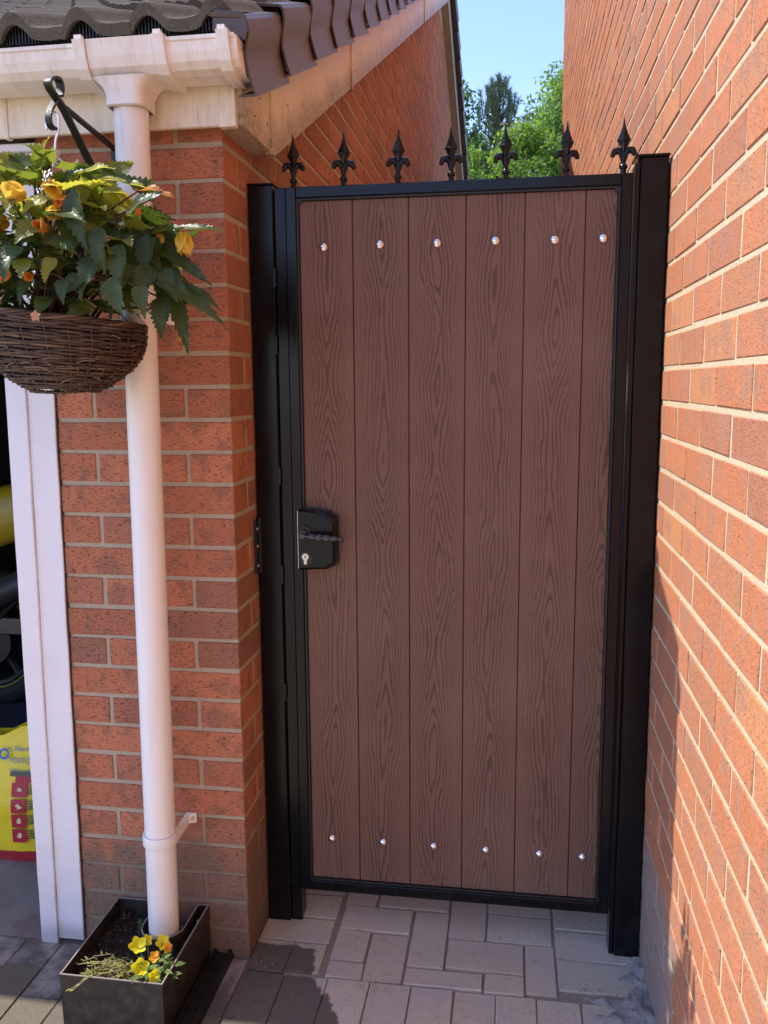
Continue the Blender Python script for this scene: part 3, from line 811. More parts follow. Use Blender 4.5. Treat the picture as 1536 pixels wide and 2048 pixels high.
# finials
fin = MB()
fin.lathe([(.0078,0),(.0066,.003),(.0062,.012),(.0088,.014),(.0092,.017),(.0088,.020),(.0058,.023),(.0048,.030),(.0068,.040),(.0040,.050)], (0,0,0), 2, 14)
def rh(z, w): return [(-w,0,z),(0,-w*.42,z),(w,0,z),(0,w*.42,z)]
secs = [(.040,.003),(.050,.0062),(.058,.0068),(.072,.0135),(.0745,.0158),(.077,.0140),(.088,.0088),(.104,.0032),(.1215,.0006)]
vs_ = []
for z, w in secs: vs_ += rh(z, w)
fin.add(vs_, [(i*4+k, i*4+(k+1) % 4, (i+1)*4+(k+1) % 4, (i+1)*4+k) for i in range(len(secs)-1) for k in range(4)]+[(3,2,1,0)])
fin.tube([(-.0135,-.0035,.0745),(0,-.0075,.0745),(.0135,-.0035,.0745)], .0012, 5)
fin.tube([(0,-.0035,.05),(0,-.007,.0745),(0,-.002,.11)], .0011, 5)
for s_ in (-1,1):
    fin.tube([(s_*.002,0,.030),(s_*.006,-.001,.046),(s_*.012,-.002,.054),(s_*.019,-.002,.053),(s_*.023,-.001,.046),(s_*.0275,0,.040)], [.004,.0055,.0066,.0068,.006,.002], 8)
    fin.tube([(s_*.013,-.003,.044),(s_*.017,-.003,.047),(s_*.021,-.002,.042),(s_*.022,0,.038)], [.002,.0035,.003,.001], 6)
fin_me = fin.mesh('finial', M['black'], smooth=True, ang=math.radians(38))
for x in (.115,.2355,.364,.4875,.612,.7465,.871):
    o = link('spear_finial', fin_me, gate, (x, YF+.015, Z1-.001), (random.uniform(-.03,.03),random.uniform(-.02,.02),random.uniform(-.25,.25)))
# cobweb of dried leaf on one finial tip
MB().tube([(.597,.168,2.004),(.606,.168,2.008),(.613,.168,2.006)], [.001,.002,.001], 5).build('dry_leaf', plain('dry_leaf', (.3,.26,.2), .8), gate)
# lock
LX0, LX1, LZ0, LZ1 = .1175, .2095, .974, 1.124
lock = thing('lock_box', (LX0,YF,1.05)); lock.parent = gate; lock.location = Vector((LX0,YF,1.05))-WO[gate]
def lockpoly(g_):
    p = [(LX0,LZ0+g_)]
    p += [(LX0, LZ1-g_*.4), (LX0+.045,LZ1-g_-.002), (LX0+.072,LZ1-g_-.009)]
    for k in range(6):
        an = PI/2-PI/2*k/5; p.append((LX1-g_-.014+.014*math.cos(an), LZ1-g_-.030+.014*math.sin(an)))
    for k in range(5):
        an = -PI/2*k/4; p.append((LX1-g_-.012+.012*math.cos(an), LZ0+g_+.022+.012*math.sin(an)))
    p += [(LX0+.07,LZ0+g_+.003)]
    return p
mb = MB(); n = len(lockpoly(0)); A_ = lockpoly(0); B_ = lockpoly(.006); C_ = lockpoly(.008)
vs_ = [(x,YF+.01,z) for x, z in A_]+[(x,YF-.022,z) for x, z in A_]+[(x,YF-.028,z) for x, z in B_]
mb.add(vs_, [(i,(i+1)%n,(i+1)%n+n,i+n) for i in range(n)]+[(n+i,n+(i+1)%n,2*n+(i+1)%n,2*n+i) for i in range(n)]+[tuple(range(2*n,3*n))])
mb.build('lock_case', M['black'], lock)
g2 = MB(); g2.bev((LX0-.0012,YF-.0285,LZ0+.004), (LX0+.0001,YF+.005,LZ1-.002), .0003); g2.build('edge_trim', M['chrome'], lock)
g3 = MB(); pA = [(x+(.0035 if x > LX0+.02 else 0), z+(-.004 if z < 1.05 else .004)) for x, z in A_]; g3.ext(pA, 1, YF+.006, YF+.0115); g3.build('gasket', M['weld'], lock)
mb = MB(); mb.bev((.137,YF-.0287,1.0985),(.190,YF-.0277,1.0993),.0001); mb.bev((.137,YF-.0287,1.092),(.190,YF-.0277,1.0928),.0001)
mb.build('embossed_line', M['weld'], lock)
hd = MB(); hx, hz = .1345, 1.070; yh = YF-.028
hd.lathe([(.0165,0),(.0165,-.004),(.012,-.006),(.0125,-.009),(.009,-.010),(.009,-.022)], (hx,yh,hz), 1, 24)
hd.build('rose', M['weld'], lock, smooth=True)
hd = MB(); hd.lathe([(.0065,0),(.0065,-.030)], (hx,yh,hz-.006), 1, 16)
pts = []; rad = []
N = 40; vs_ = []; sg = 16
Lh = .098
for i in range(N+1):
    f = i/N; x = hx+.004+Lh*f
    r0 = .0035+.0045*math.sin(PI*min(1, f*1.12))**.8 if f < .86 else .0035+.0048*math.sin(PI*min(1,(f-.86)/.14*.93+.07))
    for k in range(sg):
        an = 2*PI*k/sg
        rr = r0*(1+(.16*math.cos(3*an+f*34) if .08 < f < .84 else 0))
        vs_.append((x, yh-.027+rr*math.cos(an), hz-.006-.006*f+rr*math.sin(an)))
hd.add(vs_, [(i*sg+k,i*sg+(k+1)%sg,(i+1)*sg+(k+1)%sg,(i+1)*sg+k) for i in range(N) for k in range(sg)]+[tuple(range(sg)),tuple(range(N*sg,N*sg+sg))])
hd.build('lever_handle', plain('black_lever', (.035,.035,.038), .22, spec=.6), lock, smooth=True)
ky = MB(); ky.lathe([(.0175,0),(.0175,-.0015),(.0165,-.002),(.0001,-.002)], (.1355,yh,1.004), 1, 28, cap=False); ky.build('cylinder_rose', M['weld'], lock)
ky = MB(); ky.lathe([(.0082,-.001),(.0082,-.0045),(.0001,-.0047)], (.1355,yh,1.0085), 1, 24, cap=False); ky.bev((.131,yh-.0045,.989),(.140,yh-.001,1.006),.001); ky.build('key_cylinder', M['nickel'], lock)
ky = MB(); ky.box((.1347,yh-.0050,1.004),(.1363,yh-.0046,1.013)); ky.lathe([(.0022,0),(.0001,-.0002)], (.1355,yh-.0049,1.0095), 1, 12); ky.build('keyway', M['weld'], lock)

# ------------------------------------------------------------------ planter
pl = thing('planter_box', (-.22,-.15,0), 'black plastic planter box notched round the white downpipe, with pansies in it', 'planter')
PX0, PX1, PY0, PY1, PH = -.338, -.098, -.297, -.006, .142
ccx, ccy, cr = -.1775, -.100, .050
def outline(off):
    """outer wall then notch, clockwise, inset by off"""
    p = [(PX0+off,PY1-off),(PX0+off,PY0+off),(PX1-off,PY0+off),(PX1-off,PY1-off),(ccx+cr+off,PY1-off)]
    for k in range(13):
        an = -PI*k/12; p.append((ccx+(cr+off)*math.cos(an), ccy+(cr+off)*math.sin(an)))
    p.append((ccx-cr-off,PY1-off)); return p
mb = MB(); a_ = outline(0); b_ = outline(.0035); n = len(a_)
def tap(p, z): k = .985 if z < .05 else 1; cx, cy = (PX0+PX1)/2, (PY0+PY1)/2; return (cx+(p[0]-cx)*k, cy+(p[1]-cy)*k, z)
vs_ = [tap(p,.002) for p in a_]+[(p[0],p[1],PH) for p in a_]+[(p[0],p[1],PH) for p in b_]+[tap(p,.03) for p in b_]
fs = []
for L in range(3): fs += [(L*n+i,L*n+(i+1)%n,(L+1)*n+(i+1)%n,(L+1)*n+i) for i in range(n)]
mb.add(vs_, fs); t = NT('planter_plastic'); P = t.pos(); x, y, z = t.xyz(P)
col = t.mix(t.step(t.noise(P, 30, 5, .65), .4, .75, 0, .8), (.022,.018,.016), (.075,.058,.045))
col = t.mix(t.step(z, .1395, .1415, 0, .8), col, (.30,.27,.24))
mb.build('box', t.fin(col, .48, t.bump(t.noise(P, 300, 3), .4, .0008)), pl)
t = NT('potting_soil'); P = t.pos(); n_ = t.noise(P, 150, 5, .7); col = t.mix(t.step(n_, .4, .7), (.010,.007,.005), (.05,.030,.02)); M['soil'] = t.fin(col, .95, t.bump(n_, 1, .006))
so_ = MB(); NX, NY = 34, 40; idx = {}
V_ = []
def inhole(x, y): return (y > ccy and abs(x-ccx) < cr+.004) or (x-ccx)**2+(y-ccy)**2 < (cr+.004)**2
for i in range(NX+1):
    for j in range(NY+1):
        x = PX0+.004+(PX1-PX0-.008)*i/NX; y = PY0+.004+(PY1-PY0-.008)*j/NY
        V_.append((x, y, .098+.018*fbm(x,y,30)+.008*fbm(x,y,110)))
fs = []
for i in range(NX):
    for j in range(NY):
        x = PX0+.004+(PX1-PX0-.008)*(i+.5)/NX; y = PY0+.004+(PY1-PY0-.008)*(j+.5)/NY
        if not inhole(x, y): fs.append((i*(NY+1)+j,(i+1)*(NY+1)+j,(i+1)*(NY+1)+j+1,i*(NY+1)+j+1))
so_.add(V_, fs); o = so_.build('soil', M['soil'], pl, smooth=True)
cl = MB()
for _ in range(420):
    x = random.uniform(PX0+.01,PX1-.01); y = random.uniform(PY0+.01,PY1-.01)
    if inhole(x, y): continue
    r = random.uniform(.0015,.006); z = .103+.018*fbm(x,y,30); c = Vector((x,y,z))
    ds = [Vector(d)*r*random.uniform(.6,1.3) for d in ((1,0,0),(-1,0,0),(0,1,0),(0,-1,0),(0,0,1),(0,0,-1))]
    cl.add([c+d for d in ds], [(0,2,4),(2,1,4),(1,3,4),(3,0,4),(2,0,5),(1,2,5),(3,1,5),(0,3,5)])
tag(cl.build('soil_clods', plain('bark_soil', (.07,.042,.028), .95, nscale=200, namp=.7), pl), kind='stuff')
tag(MB().add([(-.118,-.045,.122),(-.105,-.04,.13),(-.1,-.055,.133),(-.108,-.062,.126),(-.11,-.05,.118)], [(0,1,2,3),(0,1,4),(1,2,4),(2,3,4),(3,0,4)]).build('shell_fragment', plain('shell_white', (.6,.56,.5), .5), None),
    'small white shell fragment on the soil at the back right of the planter', 'shell')
# drain channel
ch = thing('drain_strip', (-.06,-.15,0), 'black plastic channel strip lying along the right side of the planter', 'channel strip')
mb = MB(); mb.ext([(-.092,.0),(-.090,.020),(-.084,.020),(-.080,.010),(-.058,.008),(-.052,.022),(-.046,.022),(-.040,.0)], 1, -.40, .012); mb.build('channel', M['rubber'], ch)
mb = MB()
for i in range(7): mb.box((-.078,-.36+.05*i,.0078),(-.062,-.353+.05*i,.0125))
mb.build('slot_rib', M['weld'], ch)
# little stones on the ground by the pier
deb = MB()
for _ in range(40):
    x, y = (random.gauss(.02,.03), random.gauss(-.02,.02)) if random.random() < .5 else (random.uniform(.80,.93), random.uniform(-.03,.01))
    if -.1 < x < 0 and y > -.004: continue
    r = random.uniform(.001,.0036); c = Vector((x,y,r*.5)); ds = [Vector(d)*r*random.uniform(.6,1.2) for d in ((1,0,0),(-1,0,0),(0,1,0),(0,-1,0),(0,0,1),(0,0,-1))]
    deb.add([c+d for d in ds], [(0,2,4),(2,1,4),(1,3,4),(3,0,4),(2,0,5),(1,2,5),(3,1,5),(0,3,5)])
tag(deb.build('rubble', plain('rubble_stone', (.32,.22,.16), .9, namp=.5), None), 'loose crumbs of mortar and stone on the paving', kind='stuff')

# ------------------------------------------------------------------ leaves
def leaf_mesh(name, mats, serr=.11, width=.32, fold=.25, curl=.5, asym=.25, N=20, seed=0):
    rs = random.Random(seed); vs_ = []; fs = []
    for i in range(N+1):
        f = i/N
        w = width*(math.sin(PI*min(1, f**.62))**.9)*(1-f*.30)
        if i == 0: w = .02
        if i == N: w = .004
        sr = (1+serr*(1 if i % 2 else -1)*(.6+.8*rs.random())) if 0 < i < N else 1
        yc = f; zc = -curl*.32*f*f+.05*math.sin(f*PI)
        for s_, k in ((-1,1.0),(-1,.5),(0,0),(1,.5),(1,1.0)):
            ww = w*(1+asym*s_)*(sr if k == 1.0 else 1)
            wav = .035*math.sin(f*11+s_*2+seed)*k
            back = .05*k*(1 if f < .15 else 0)
            vs_.append((s_*ww*k, yc-(.10*k*(1-f)**2)+(.05*k if i % 2 and k == 1 and 0 < i < N else 0), zc+fold*ww*k*k*1.0+wav))
    for i in range(N):
        for k in range(4): fs.append((i*5+k, i*5+k+1, (i+1)*5+k+1, (i+1)*5+k))
    mb = MB(); mb.add(vs_, fs); me = bpy.data.meshes.new(name); me.from_pydata(mb.v, [], mb.f)
    me.materials.append(mats)
    for p in me.polygons: p.use_smooth = True
    return me
def leaf_mat(name, c1, c2, vein, tr, trc, rough=.38):
    t = NT(name); C = t.objc(); x, y, z = t.xyz(C); r = t.new('ShaderNodeObjectInfo').outputs['Random']
    ax = t.m('ABSOLUTE', x)
    v = t.m('ABSOLUTE', t.m('SUBTRACT', t.m('FRACT', t.m('MULTIPLY', t.m('SUBTRACT', y, t.m('MULTIPLY', ax, .9)), 6.0)), .5))
    vm_ = t.m('MAXIMUM', t.step(v, .06, .015), t.step(ax, .018, .006))
    col = t.mix(r, c1, c2); n = t.noise(C, 6, 3)
    col = t.mix(t.step(n, .45, .75, 0, .4), col, t.vm('MULTIPLY', col, (1.5,1.35,1.2)))
    col = t.mix(t.m('MULTIPLY', vm_, .45), col, vein)
    return t.fin(col, rough, t.bump(t.m('ADD', t.m('MULTIPLY', vm_, -1.0), t.noise(C, 5, 1)), .35, .008), spec=.32, trans=(tr, trc))
M['leaf_dark'] = leaf_mat('begonia_leaf_dark', (.030,.055,.020), (.055,.088,.030), (.12,.17,.07), .22, (.16,.28,.03))
M['leaf_mid'] = leaf_mat('begonia_leaf_mid', (.085,.135,.03), (.17,.155,.04), (.2,.24,.08), .3, (.4,.5,.05))
M['leaf_lime_lit'] = leaf_mat('begonia_leaf_lime_lit', (.24,.29,.04), (.34,.33,.06), (.42,.42,.14), .45, (.75,.75,.08))  # yellow-green leaves, sunlight on the upper ones painted into the colour
M['leaf_red'] = leaf_mat('begonia_leaf_orange', (.35,.10,.03), (.42,.19,.04), (.5,.3,.1), .4, (.8,.28,.04))
dk = [leaf_mesh('leaf', M['leaf_dark'], seed=i, curl=.3+.25*i, fold=.2+.08*(i % 3)) for i in range(5)]
md = [leaf_mesh('leaf', M['leaf_mid'], seed=i+30, curl=.3+.2*i, width=.33) for i in range(3)]
lm = [leaf_mesh('leaf', M['leaf_lime_lit'], seed=i+9, curl=.2+.3*i) for i in range(2)]
rl = [leaf_mesh('leaf', M['leaf_red'], seed=i+19, curl=.4, width=.28) for i in range(2)]
def orient(d, nrm):
    """rotation whose Y is d and Z close to nrm"""
    y = Vector(d).normalized(); z = Vector(nrm); z = (z-y*z.dot(y)).normalized(); x = y.cross(z)
    return Matrix((x, y, z)).transposed().to_euler()
def put_leaf(me, p, d, nrm, s, parent, name='leaf'):
    o = link(name, me, parent, p, orient(d, nrm)); o.scale = (s, s, s); return o

# ------------------------------------------------------------------ hanging basket
BC = Vector((-.258,-.275,1.555)); BR_ = .167
bask = thing('hanging_basket', (BC.x,BC.y,BC.z-.14), 'dark brown wicker hanging basket full of begonias, in front of the white downpipe', 'hanging basket')
def bp(th, f, dr=0.0):   # f: 0 rim .. 1 bottom
    r = BR_*(1-.05*f-.60*max(f,0)**2.6)+dr
    z = -.138*f
    return Vector((BC.x+.010*f+r*math.cos(th), BC.y+r*math.sin(th), BC.z+z-.035*(1-f)*math.cos(th)*.5))
tw = {0: [], 1: []}
t = NT('willow_wicker'); P = t.pos(); r = t.rnd(); n_ = t.noise(P, 90, 4, .6)
col = t.ramp(r, [(0,(.055,.030,.020)),(.5,(.035,.021,.016)),(.85,(.085,.052,.032)),(1,(.16,.11,.07))]); col = t.mix(t.step(n_, .55, .75, 0, .6), col, (.13,.09,.055))
M['wicker'] = t.fin(col, .6, t.bump(n_, .6, .001))
wv = MB(); NS = 26
rows = 32
for k in range(rows):
    f = (k+.5)/rows
    ph = PI*(k % 2)
    pts = []; N = 78
    jj = random.uniform(-.0015,.0015)
    start = random.uniform(0,6)
    for i in range(N+1):
        th = start+2*PI*i/N
        dr = .0034*math.cos(th*NS/2+ph)
        p = bp(th, f, dr); p.z += jj+.0016*math.sin(th*3+k*1.7)+random.uniform(-.0004,.0004)
        pts.append(p)
    # split into several twigs with tapering ends
    nseg = 6; cut = sorted(random.sample(range(4, N-4), nseg-1)); cut = [0]+cut+[N]
    for a_, b_ in zip(cut[:-1], cut[1:]):
        if b_-a_ < 2: continue
        sp = pts[a_:min(b_+3, N)+1]; rad = [random.uniform(.0026,.0035)]*len(sp); rad[0] *= .6; rad[-1] *= .5
        wv.tube(sp, rad, 5, r=random.random()*.98+.01)
tag(wv.build('woven_twigs', M['wicker'], bask, smooth=True), kind='stuff')
rim = MB()
for q in range(4):
    pts = []
    for i in range(97):
        th = 2*PI*i/96; an = th*9+q*PI/2
        p = bp(th, -.02, .0035*math.cos(an)); p.z += .004*math.sin(an)+.003; pts.append(p)
    rim.tube(pts, .0031, 6, r=.1+.2*q)
rim.build('rim', M['wicker'], bask, smooth=True)
stk = MB()
for q in range(NS):
    th = 2*PI*q/NS
    stk.tube([bp(th, f/8, .0042) for f in range(9)], .0007, 5, r=.9)
tag(stk.build('stakes', plain('pale_stake', (.15,.105,.07), .7), bask), kind='stuff')
fl = MB(); fl.lathe([(BR_*.90,-.018),(BR_*.86,-.04),(BR_*.62,-.10),(BR_*.25,-.128)], (BC.x+.005,BC.y,BC.z), 2, 30); fl.build('liner', plain('liner', (.012,.010,.009), .9), bask, smooth=True)
wh = MB()
for _ in range(45):
    th = random.uniform(PI,2*PI); f = random.uniform(.1,1)
    p0 = bp(th, f, .004); p1 = bp(th+random.uniform(-.25,.25), min(1,f+random.uniform(-.06,.08)), random.uniform(.004,.012))
    wh.tube([p0, (p0+p1)/2+Vector((0,-.003,.002)), p1], .0006, 4, r=.95)
tag(wh.build('loose_fibres', plain('pale_fibre', (.35,.26,.16), .8), bask), kind='stuff')
M['dry'] = plain('dry_petals', (.50,.30,.15), .8)
db = MB(); pc = unproj(72, 632, 1, -.462)
for k in range(5):
    an = 2*PI*k/5+.3; d = Vector((math.cos(an),0,math.sin(an))); e = Vector((-d.z,0,d.x))
    db.add([pc, pc+d*.006+e*.004+Vector((0,-.003,0)), pc+d*.011+Vector((0,-.001,0)), pc+d*.006-e*.004+Vector((0,-.004,0))], [(0,1,2,3)])
db.build('dried_flower', M['dry'], bask)
# chains and hook
HK = Vector((-.244,-.27,1.905))
hk = MB()
S_pts = [HK+Vector((a,0,b)) for a, b in ((-.017,.012),(-.019,.004),(-.014,-.002)) ]
pts = []
for k in range(12):
    an = PI*1.25-PI*1.35*k/11; pts.append(HK+Vector((.012*math.cos(an), 0, .035+.012*math.sin(an))))
pts = [HK+Vector((-.013,0,.012)), HK+Vector((-.0145,0,.020))]+[HK+Vector((0.0+.012*math.cos(a), 0, .03+.012*math.sin(a))) for a in [PI*.95-PI*k/9 for k in range(10)]]+[HK+Vector((.010,0,.010)), HK+Vector((.003,0,-.008)), HK+Vector((.0,0,-.03))]
hk.tube(pts, .0024, 8); hk.build('hook', M['galv'], bask, smooth=True)
cn = MB()
def chain(a, b, n):
    a, b = Vector(a), Vector(b); d = (b-a)/n; t_ = d.normalized(); s1 = t_.cross(Vector((0,1,.2))).normalized(); s2 = t_.cross(s1)
    for i in range(n):
        c = a+d*(i+.5); s_ = s1 if i % 2 else s2; L = d.length*.68
        pts = [c+t_*L*math.cos(q)+s_*.0042*math.sin(q) for q in [2*PI*k/10 for k in range(11)]]
        cn.tube(pts, .0011, 5)
top_ = HK+Vector((0,0,-.03))
for th in (.35, 2.45, 4.55): chain(top_, bp(th, 0)+Vector((0,0,.004)), 24)
for _ in range(4):
    cn.tube([top_+Vector((random.uniform(-.008,.008),random.uniform(-.006,.006),random.uniform(-.03,.008))) for _ in range(5)], .0009, 5)
tag(cn.build('chains', M['galv'], bask), kind='stuff')
# bracket
bk_ = thing('basket_bracket', (-.243,-.004,1.72), 'black steel scrolled bracket on the garage wall carrying the basket', 'bracket')
wall_top = Vector((-.236,-.006,1.945)); wall_low = Vector((-.292,-.006,1.86)); 
def smooth_path(P, k=5):
    P = [Vector(p) for p in P]; Q = [P[0]*2-P[1]]+P+[P[-1]*2-P[-2]]; out = []
    for i in range(1, len(Q)-2):
        a, b, c, d = Q[i-1:i+3]
        for j in range(k):
            t_ = j/k; out.append(.5*((2*b)+(c-a)*t_+(2*a-5*b+4*c-d)*t_*t_+(3*b-a-3*c+d)*t_**3))
    return out+[P[-1]]
def strap(pts, w=.0085, th=.0025):
    mb = MB(); pts = smooth_path(pts) if len(pts) > 3 else [Vector(p) for p in pts]; n = len(pts); vs_ = []
    side = Vector((1,.0,0))
    for i, p in enumerate(pts):
        t_ = (pts[min(i+1,n-1)]-pts[max(i-1,0)]).normalized(); s_ = (side-t_*side.dot(t_)).normalized(); nn = t_.cross(s_)
        vs_ += [p+s_*w+nn*th, p-s_*w+nn*th, p-s_*w-nn*th, p+s_*w-nn*th]
    fs = [(i*4+k,i*4+(k+1)%4,(i+1)*4+(k+1)%4,(i+1)*4+k) for i in range(n-1) for k in range(4)]+[(0,1,2,3),tuple(range(4*n-4,4*n))]
    return mb.add(vs_, fs)
BXP = -.243
def U(px, py): return unproj(px, py, 0, BXP)
curl = [(108,190),(100,178),(95,166),(98,158),(106,155),(115,158),(120,167),(121,180),(119,192)]
strap([Vector((BXP,-.007,1.79)), U(150,265), U(125,215)]+[U(*p) for p in curl], .0075, .0028).build('main_arm', M['weld'], bk_)
strap([Vector((BXP,-.007,1.945)), U(128,214)], .006, .0028).build('brace', M['weld'], bk_)
strap([U(112,200)]+[U(*p) for p in ((104,212),(99,222),(97,236),(100,250),(108,258),(114,256))], .006, .0025).build('hook_curl', M['weld'], bk_)
MB().bev((BXP-.012,-.007,1.60), (BXP+.012,-.001,1.955), .001).build('back_plate', M['weld'], bk_)

# ------------------------------------------------------------------ begonia
beg = thing('begonia_plant', (BC.x,BC.y,BC.z), 'bushy trailing begonia with dark serrated leaves and yellow orange flowers, in the basket', 'plant')
stems = MB(); soilc = Vector((BC.x,BC.y,BC.z-.01))
random.seed(21)
def stem_to(p, r0=.0035):
    b = soilc+Vector((random.uniform(-.05,.05), random.uniform(-.05,.05), 0))
    mid = (b+p)/2+Vector((0,0,.05))
    stems.tube([b, (b+mid)/2+Vector((0,0,.012)), mid, (mid+p)/2+Vector((0,0,.008)), p], [r0, r0*.9, r0*.75, r0*.6, r0*.4], 5)
cnt = 0
for i in range(205):
    th = random.uniform(0, 2*PI); 
    if random.random() < .45: th = random.uniform(PI*1.0, PI*2.05)      # more on the camera's side
    e = random.random()**.7      # 0 rim .. 1 top
    r = (.205+random.uniform(-.03,.02))*math.cos(e*PI/2*.92)**.75+.01
    h = .028+.235*math.sin(e*PI/2)+random.uniform(-.02,.02)
    if random.random() < .18: r *= .7; h *= .8
    p = Vector((BC.x+r*math.cos(th), BC.y+r*math.sin(th)*.92, BC.z+h))
    out = Vector((math.cos(th), math.sin(th), 0))
    d = out*random.uniform(.5,1.0)+Vector((random.uniform(-.5,.5), random.uniform(-.5,.5), random.uniform(-.8,.3)-(1-e)*.25+e*.35))
    nrm = out*random.uniform(.3,1.1)+Vector((random.uniform(-.4,.4),random.uniform(-.4,.4),.9))
    s_ = random.uniform(.045,.092)
    q = random.random()
    me = random.choice(dk)
    if e > .45 and q < .36: me = random.choice(lm)
    elif q > .55: me = random.choice(md)
    elif q < .07 and e > .35: me = random.choice(rl)
    put_leaf(me, p, d, nrm, s_, beg)
    if i % 6 == 0: stem_to(p)
# the leaves one can single out in the photograph: (px of base, px of tip, depth, size factor, kind)
for i in range(170):
    th = random.uniform(PI*.95, PI*2.1); r = random.uniform(.09, .165)
    p = Vector((BC.x+r*math.cos(th), BC.y+r*math.sin(th), BC.z+random.uniform(.012,.15)))
    out = Vector((math.cos(th), math.sin(th), 0))
    put_leaf(random.choice(dk+dk+md), p, out*.5+Vector((random.uniform(-.9,.9),0,random.uniform(-.35,.35))), out*.8+Vector((0,0,.6)), random.uniform(.04,.065), beg)
for i in range(34):
    a = unproj(random.uniform(225,345), random.uniform(450,570), 1, random.uniform(-.38,-.27))
    put_leaf(random.choice(dk), a, (random.uniform(-.1,.7), random.uniform(-.4,0), random.uniform(-1,-.2)), (random.uniform(-.3,.6),-.8,.6), random.uniform(.05,.075), beg)
hero = [((390,470),(430,440),-.30,dk,(.0,-.45,1)), ((300,470),(432,442),-.33,dk,(.1,-.5,1)), ((305,480),(420,560),-.33,dk,(.3,-.7,.6)), ((315,540),(458,642),-.32,dk,(.35,-.6,.6)),
        ((240,495),(235,570),-.42,dk,(0,-1,.25)), ((200,460),(195,535),-.44,dk,(-.1,-1,.3)), ((150,385),(168,500),-.44,dk,(-.3,-1,.4)), ((225,560),(240,625),-.44,dk,(.1,-1,.2)),
        ((330,600),(318,668),-.33,dk,(.2,-1,.2)), ((285,575),(285,625),-.42,dk,(.2,-1,.3)), ((345,560),(378,700),-.30,dk,(.6,-.8,.2)), ((280,380),(345,385),-.36,rl,(.2,-.5,1)),
        ((160,350),(222,325),-.36,lm,(-.2,-.6,1)), ((15,385),(33,332),-.36,lm,(.2,-1,.5)), ((205,360),(300,375),-.34,lm,(.0,-.35,1)), ((95,400),(40,420),-.44,lm,(-.2,-.8,.6)),
        ((100,480),(150,490),-.45,dk,(0,-.6,1)), ((60,500),(0,520),-.43,dk,(0,-.5,1)), ((110,520),(85,560),-.45,lm,(.1,-.8,.5)), ((130,560),(120,600),-.45,dk,(0,-1,.3)),
        ((355,570),(440,600),-.30,dk,(.4,-.6,.7)), ((260,420),(320,380),-.40,dk,(.1,-.7,.7)), ((300,400),(240,340),-.34,dk,(-.1,-.6,.9)), ((60,560),(30,600),-.43,dk,(-.1,-.9,.5)),
        ((170,560),(115,590),-.43,dk,(-.3,-.9,.3)), ((200,520),(150,590),-.43,dk,(-.2,-.9,.4))]
for (p0, p1, dep, kind, nn) in hero:
    a = unproj(*p0, 1, dep); b = unproj(*p1, 1, dep-.02)
    o = put_leaf(random.choice(kind), a, b-a, nn, (b-a).length*1.02, beg); k_ = min(1, .07/(b-a).length); o.scale = (o.scale[0]*k_, o.scale[1], o.scale[2]*k_); stem_to(a)
tag(stems.build('stems', plain('begonia_stem', (.10,.045,.022), .5), beg, smooth=True), kind='stuff')
def petal_mesh(mat):
    vs_ = []; N = 6
    for i in range(N+1):
        f = i/N; w = .42*math.sin(PI*(.12+.83*f))**.8; z = .25*f*f
        for k in (-1,-.5,0,.5,1): vs_.append((w*k, f, z+.25*w*k*k))
    fs = [(i*5+k,i*5+k+1,(i+1)*5+k+1,(i+1)*5+k) for i in range(N) for k in range(4)]
    me = bpy.data.meshes.new('petal'); me.from_pydata(vs_, [], fs); me.materials.append(mat)
    for p in me.polygons: p.use_smooth = True
    return me
def petal_mat(name, c1, c2, tr=(.9,.6,.1)):
    t = NT(name); C = t.objc(); x, y, z = t.xyz(C)
    col = t.mix(t.step(t.m('ADD', y, t.m('MULTIPLY', t.noise(C, 5, 3), .4)), .3, 1.1), c1, c2)
    return t.fin(col, .5, trans=(.35, tr))
py = petal_mesh(petal_mat('yellow_petal', (.85,.60,.06), (.88,.70,.12))); pr_ = petal_mesh(petal_mat('coral_petal', (.84,.52,.08), (.82,.36,.08), (.9,.4,.1)))
def flower(c, d, s_, me, n=4):
    t_ = thing('flower', c); t_.parent = beg; t_.location = Vector(c)-WO[beg]
    d = Vector(d).normalized(); s1 = d.orthogonal().normalized(); s2 = d.cross(s1)
    for k in range(n):
        an = 2*PI*k/n+random.uniform(-.2,.2); o_ = (s1*math.cos(an)+s2*math.sin(an))
        put_leaf(me, Vector(c), d*1.0+o_*random.uniform(.35,.7), -o_+d*.3, s_*random.uniform(.85,1.1), t_, 'petal')
for (px_, py_, dep, me, s_, d) in [(115,368,-.42,py,.034,(.2,-.4,-.3)),(375,465,-.33,py,.036,(.25,-.3,-1)),(60,395,-.44,py,.03,(-.3,-.6,.2)),(125,420,-.43,py,.026,(0,-.8,-.4)),(30,545,-.44,pr_,.03,(-.5,-.6,-.2)),
                              (65,550,-.44,pr_,.018,(.4,-.6,-.2)),(15,530,-.43,pr_,.03,(-.1,-.6,.5)),(135,392,-.42,pr_,.022,(.1,-.8,-.6)),(330,468,-.33,py,.018,(0,-.3,-1)),(10,430,-.40,pr_,.03,(-.2,-.8,.1)),
                              (285,432,-.36,pr_,.012,(.4,-.5,.5)),(100,455,-.44,pr_,.026,(0,-1,0)),(25,440,-.4,py,.03,(-.2,-.8,-.3)),(372,668,-.31,pr_,.012,(.1,-.2,-1))]:
    flower(unproj(px_-10,py_,1,dep), d, s_*1.25, me, 5)

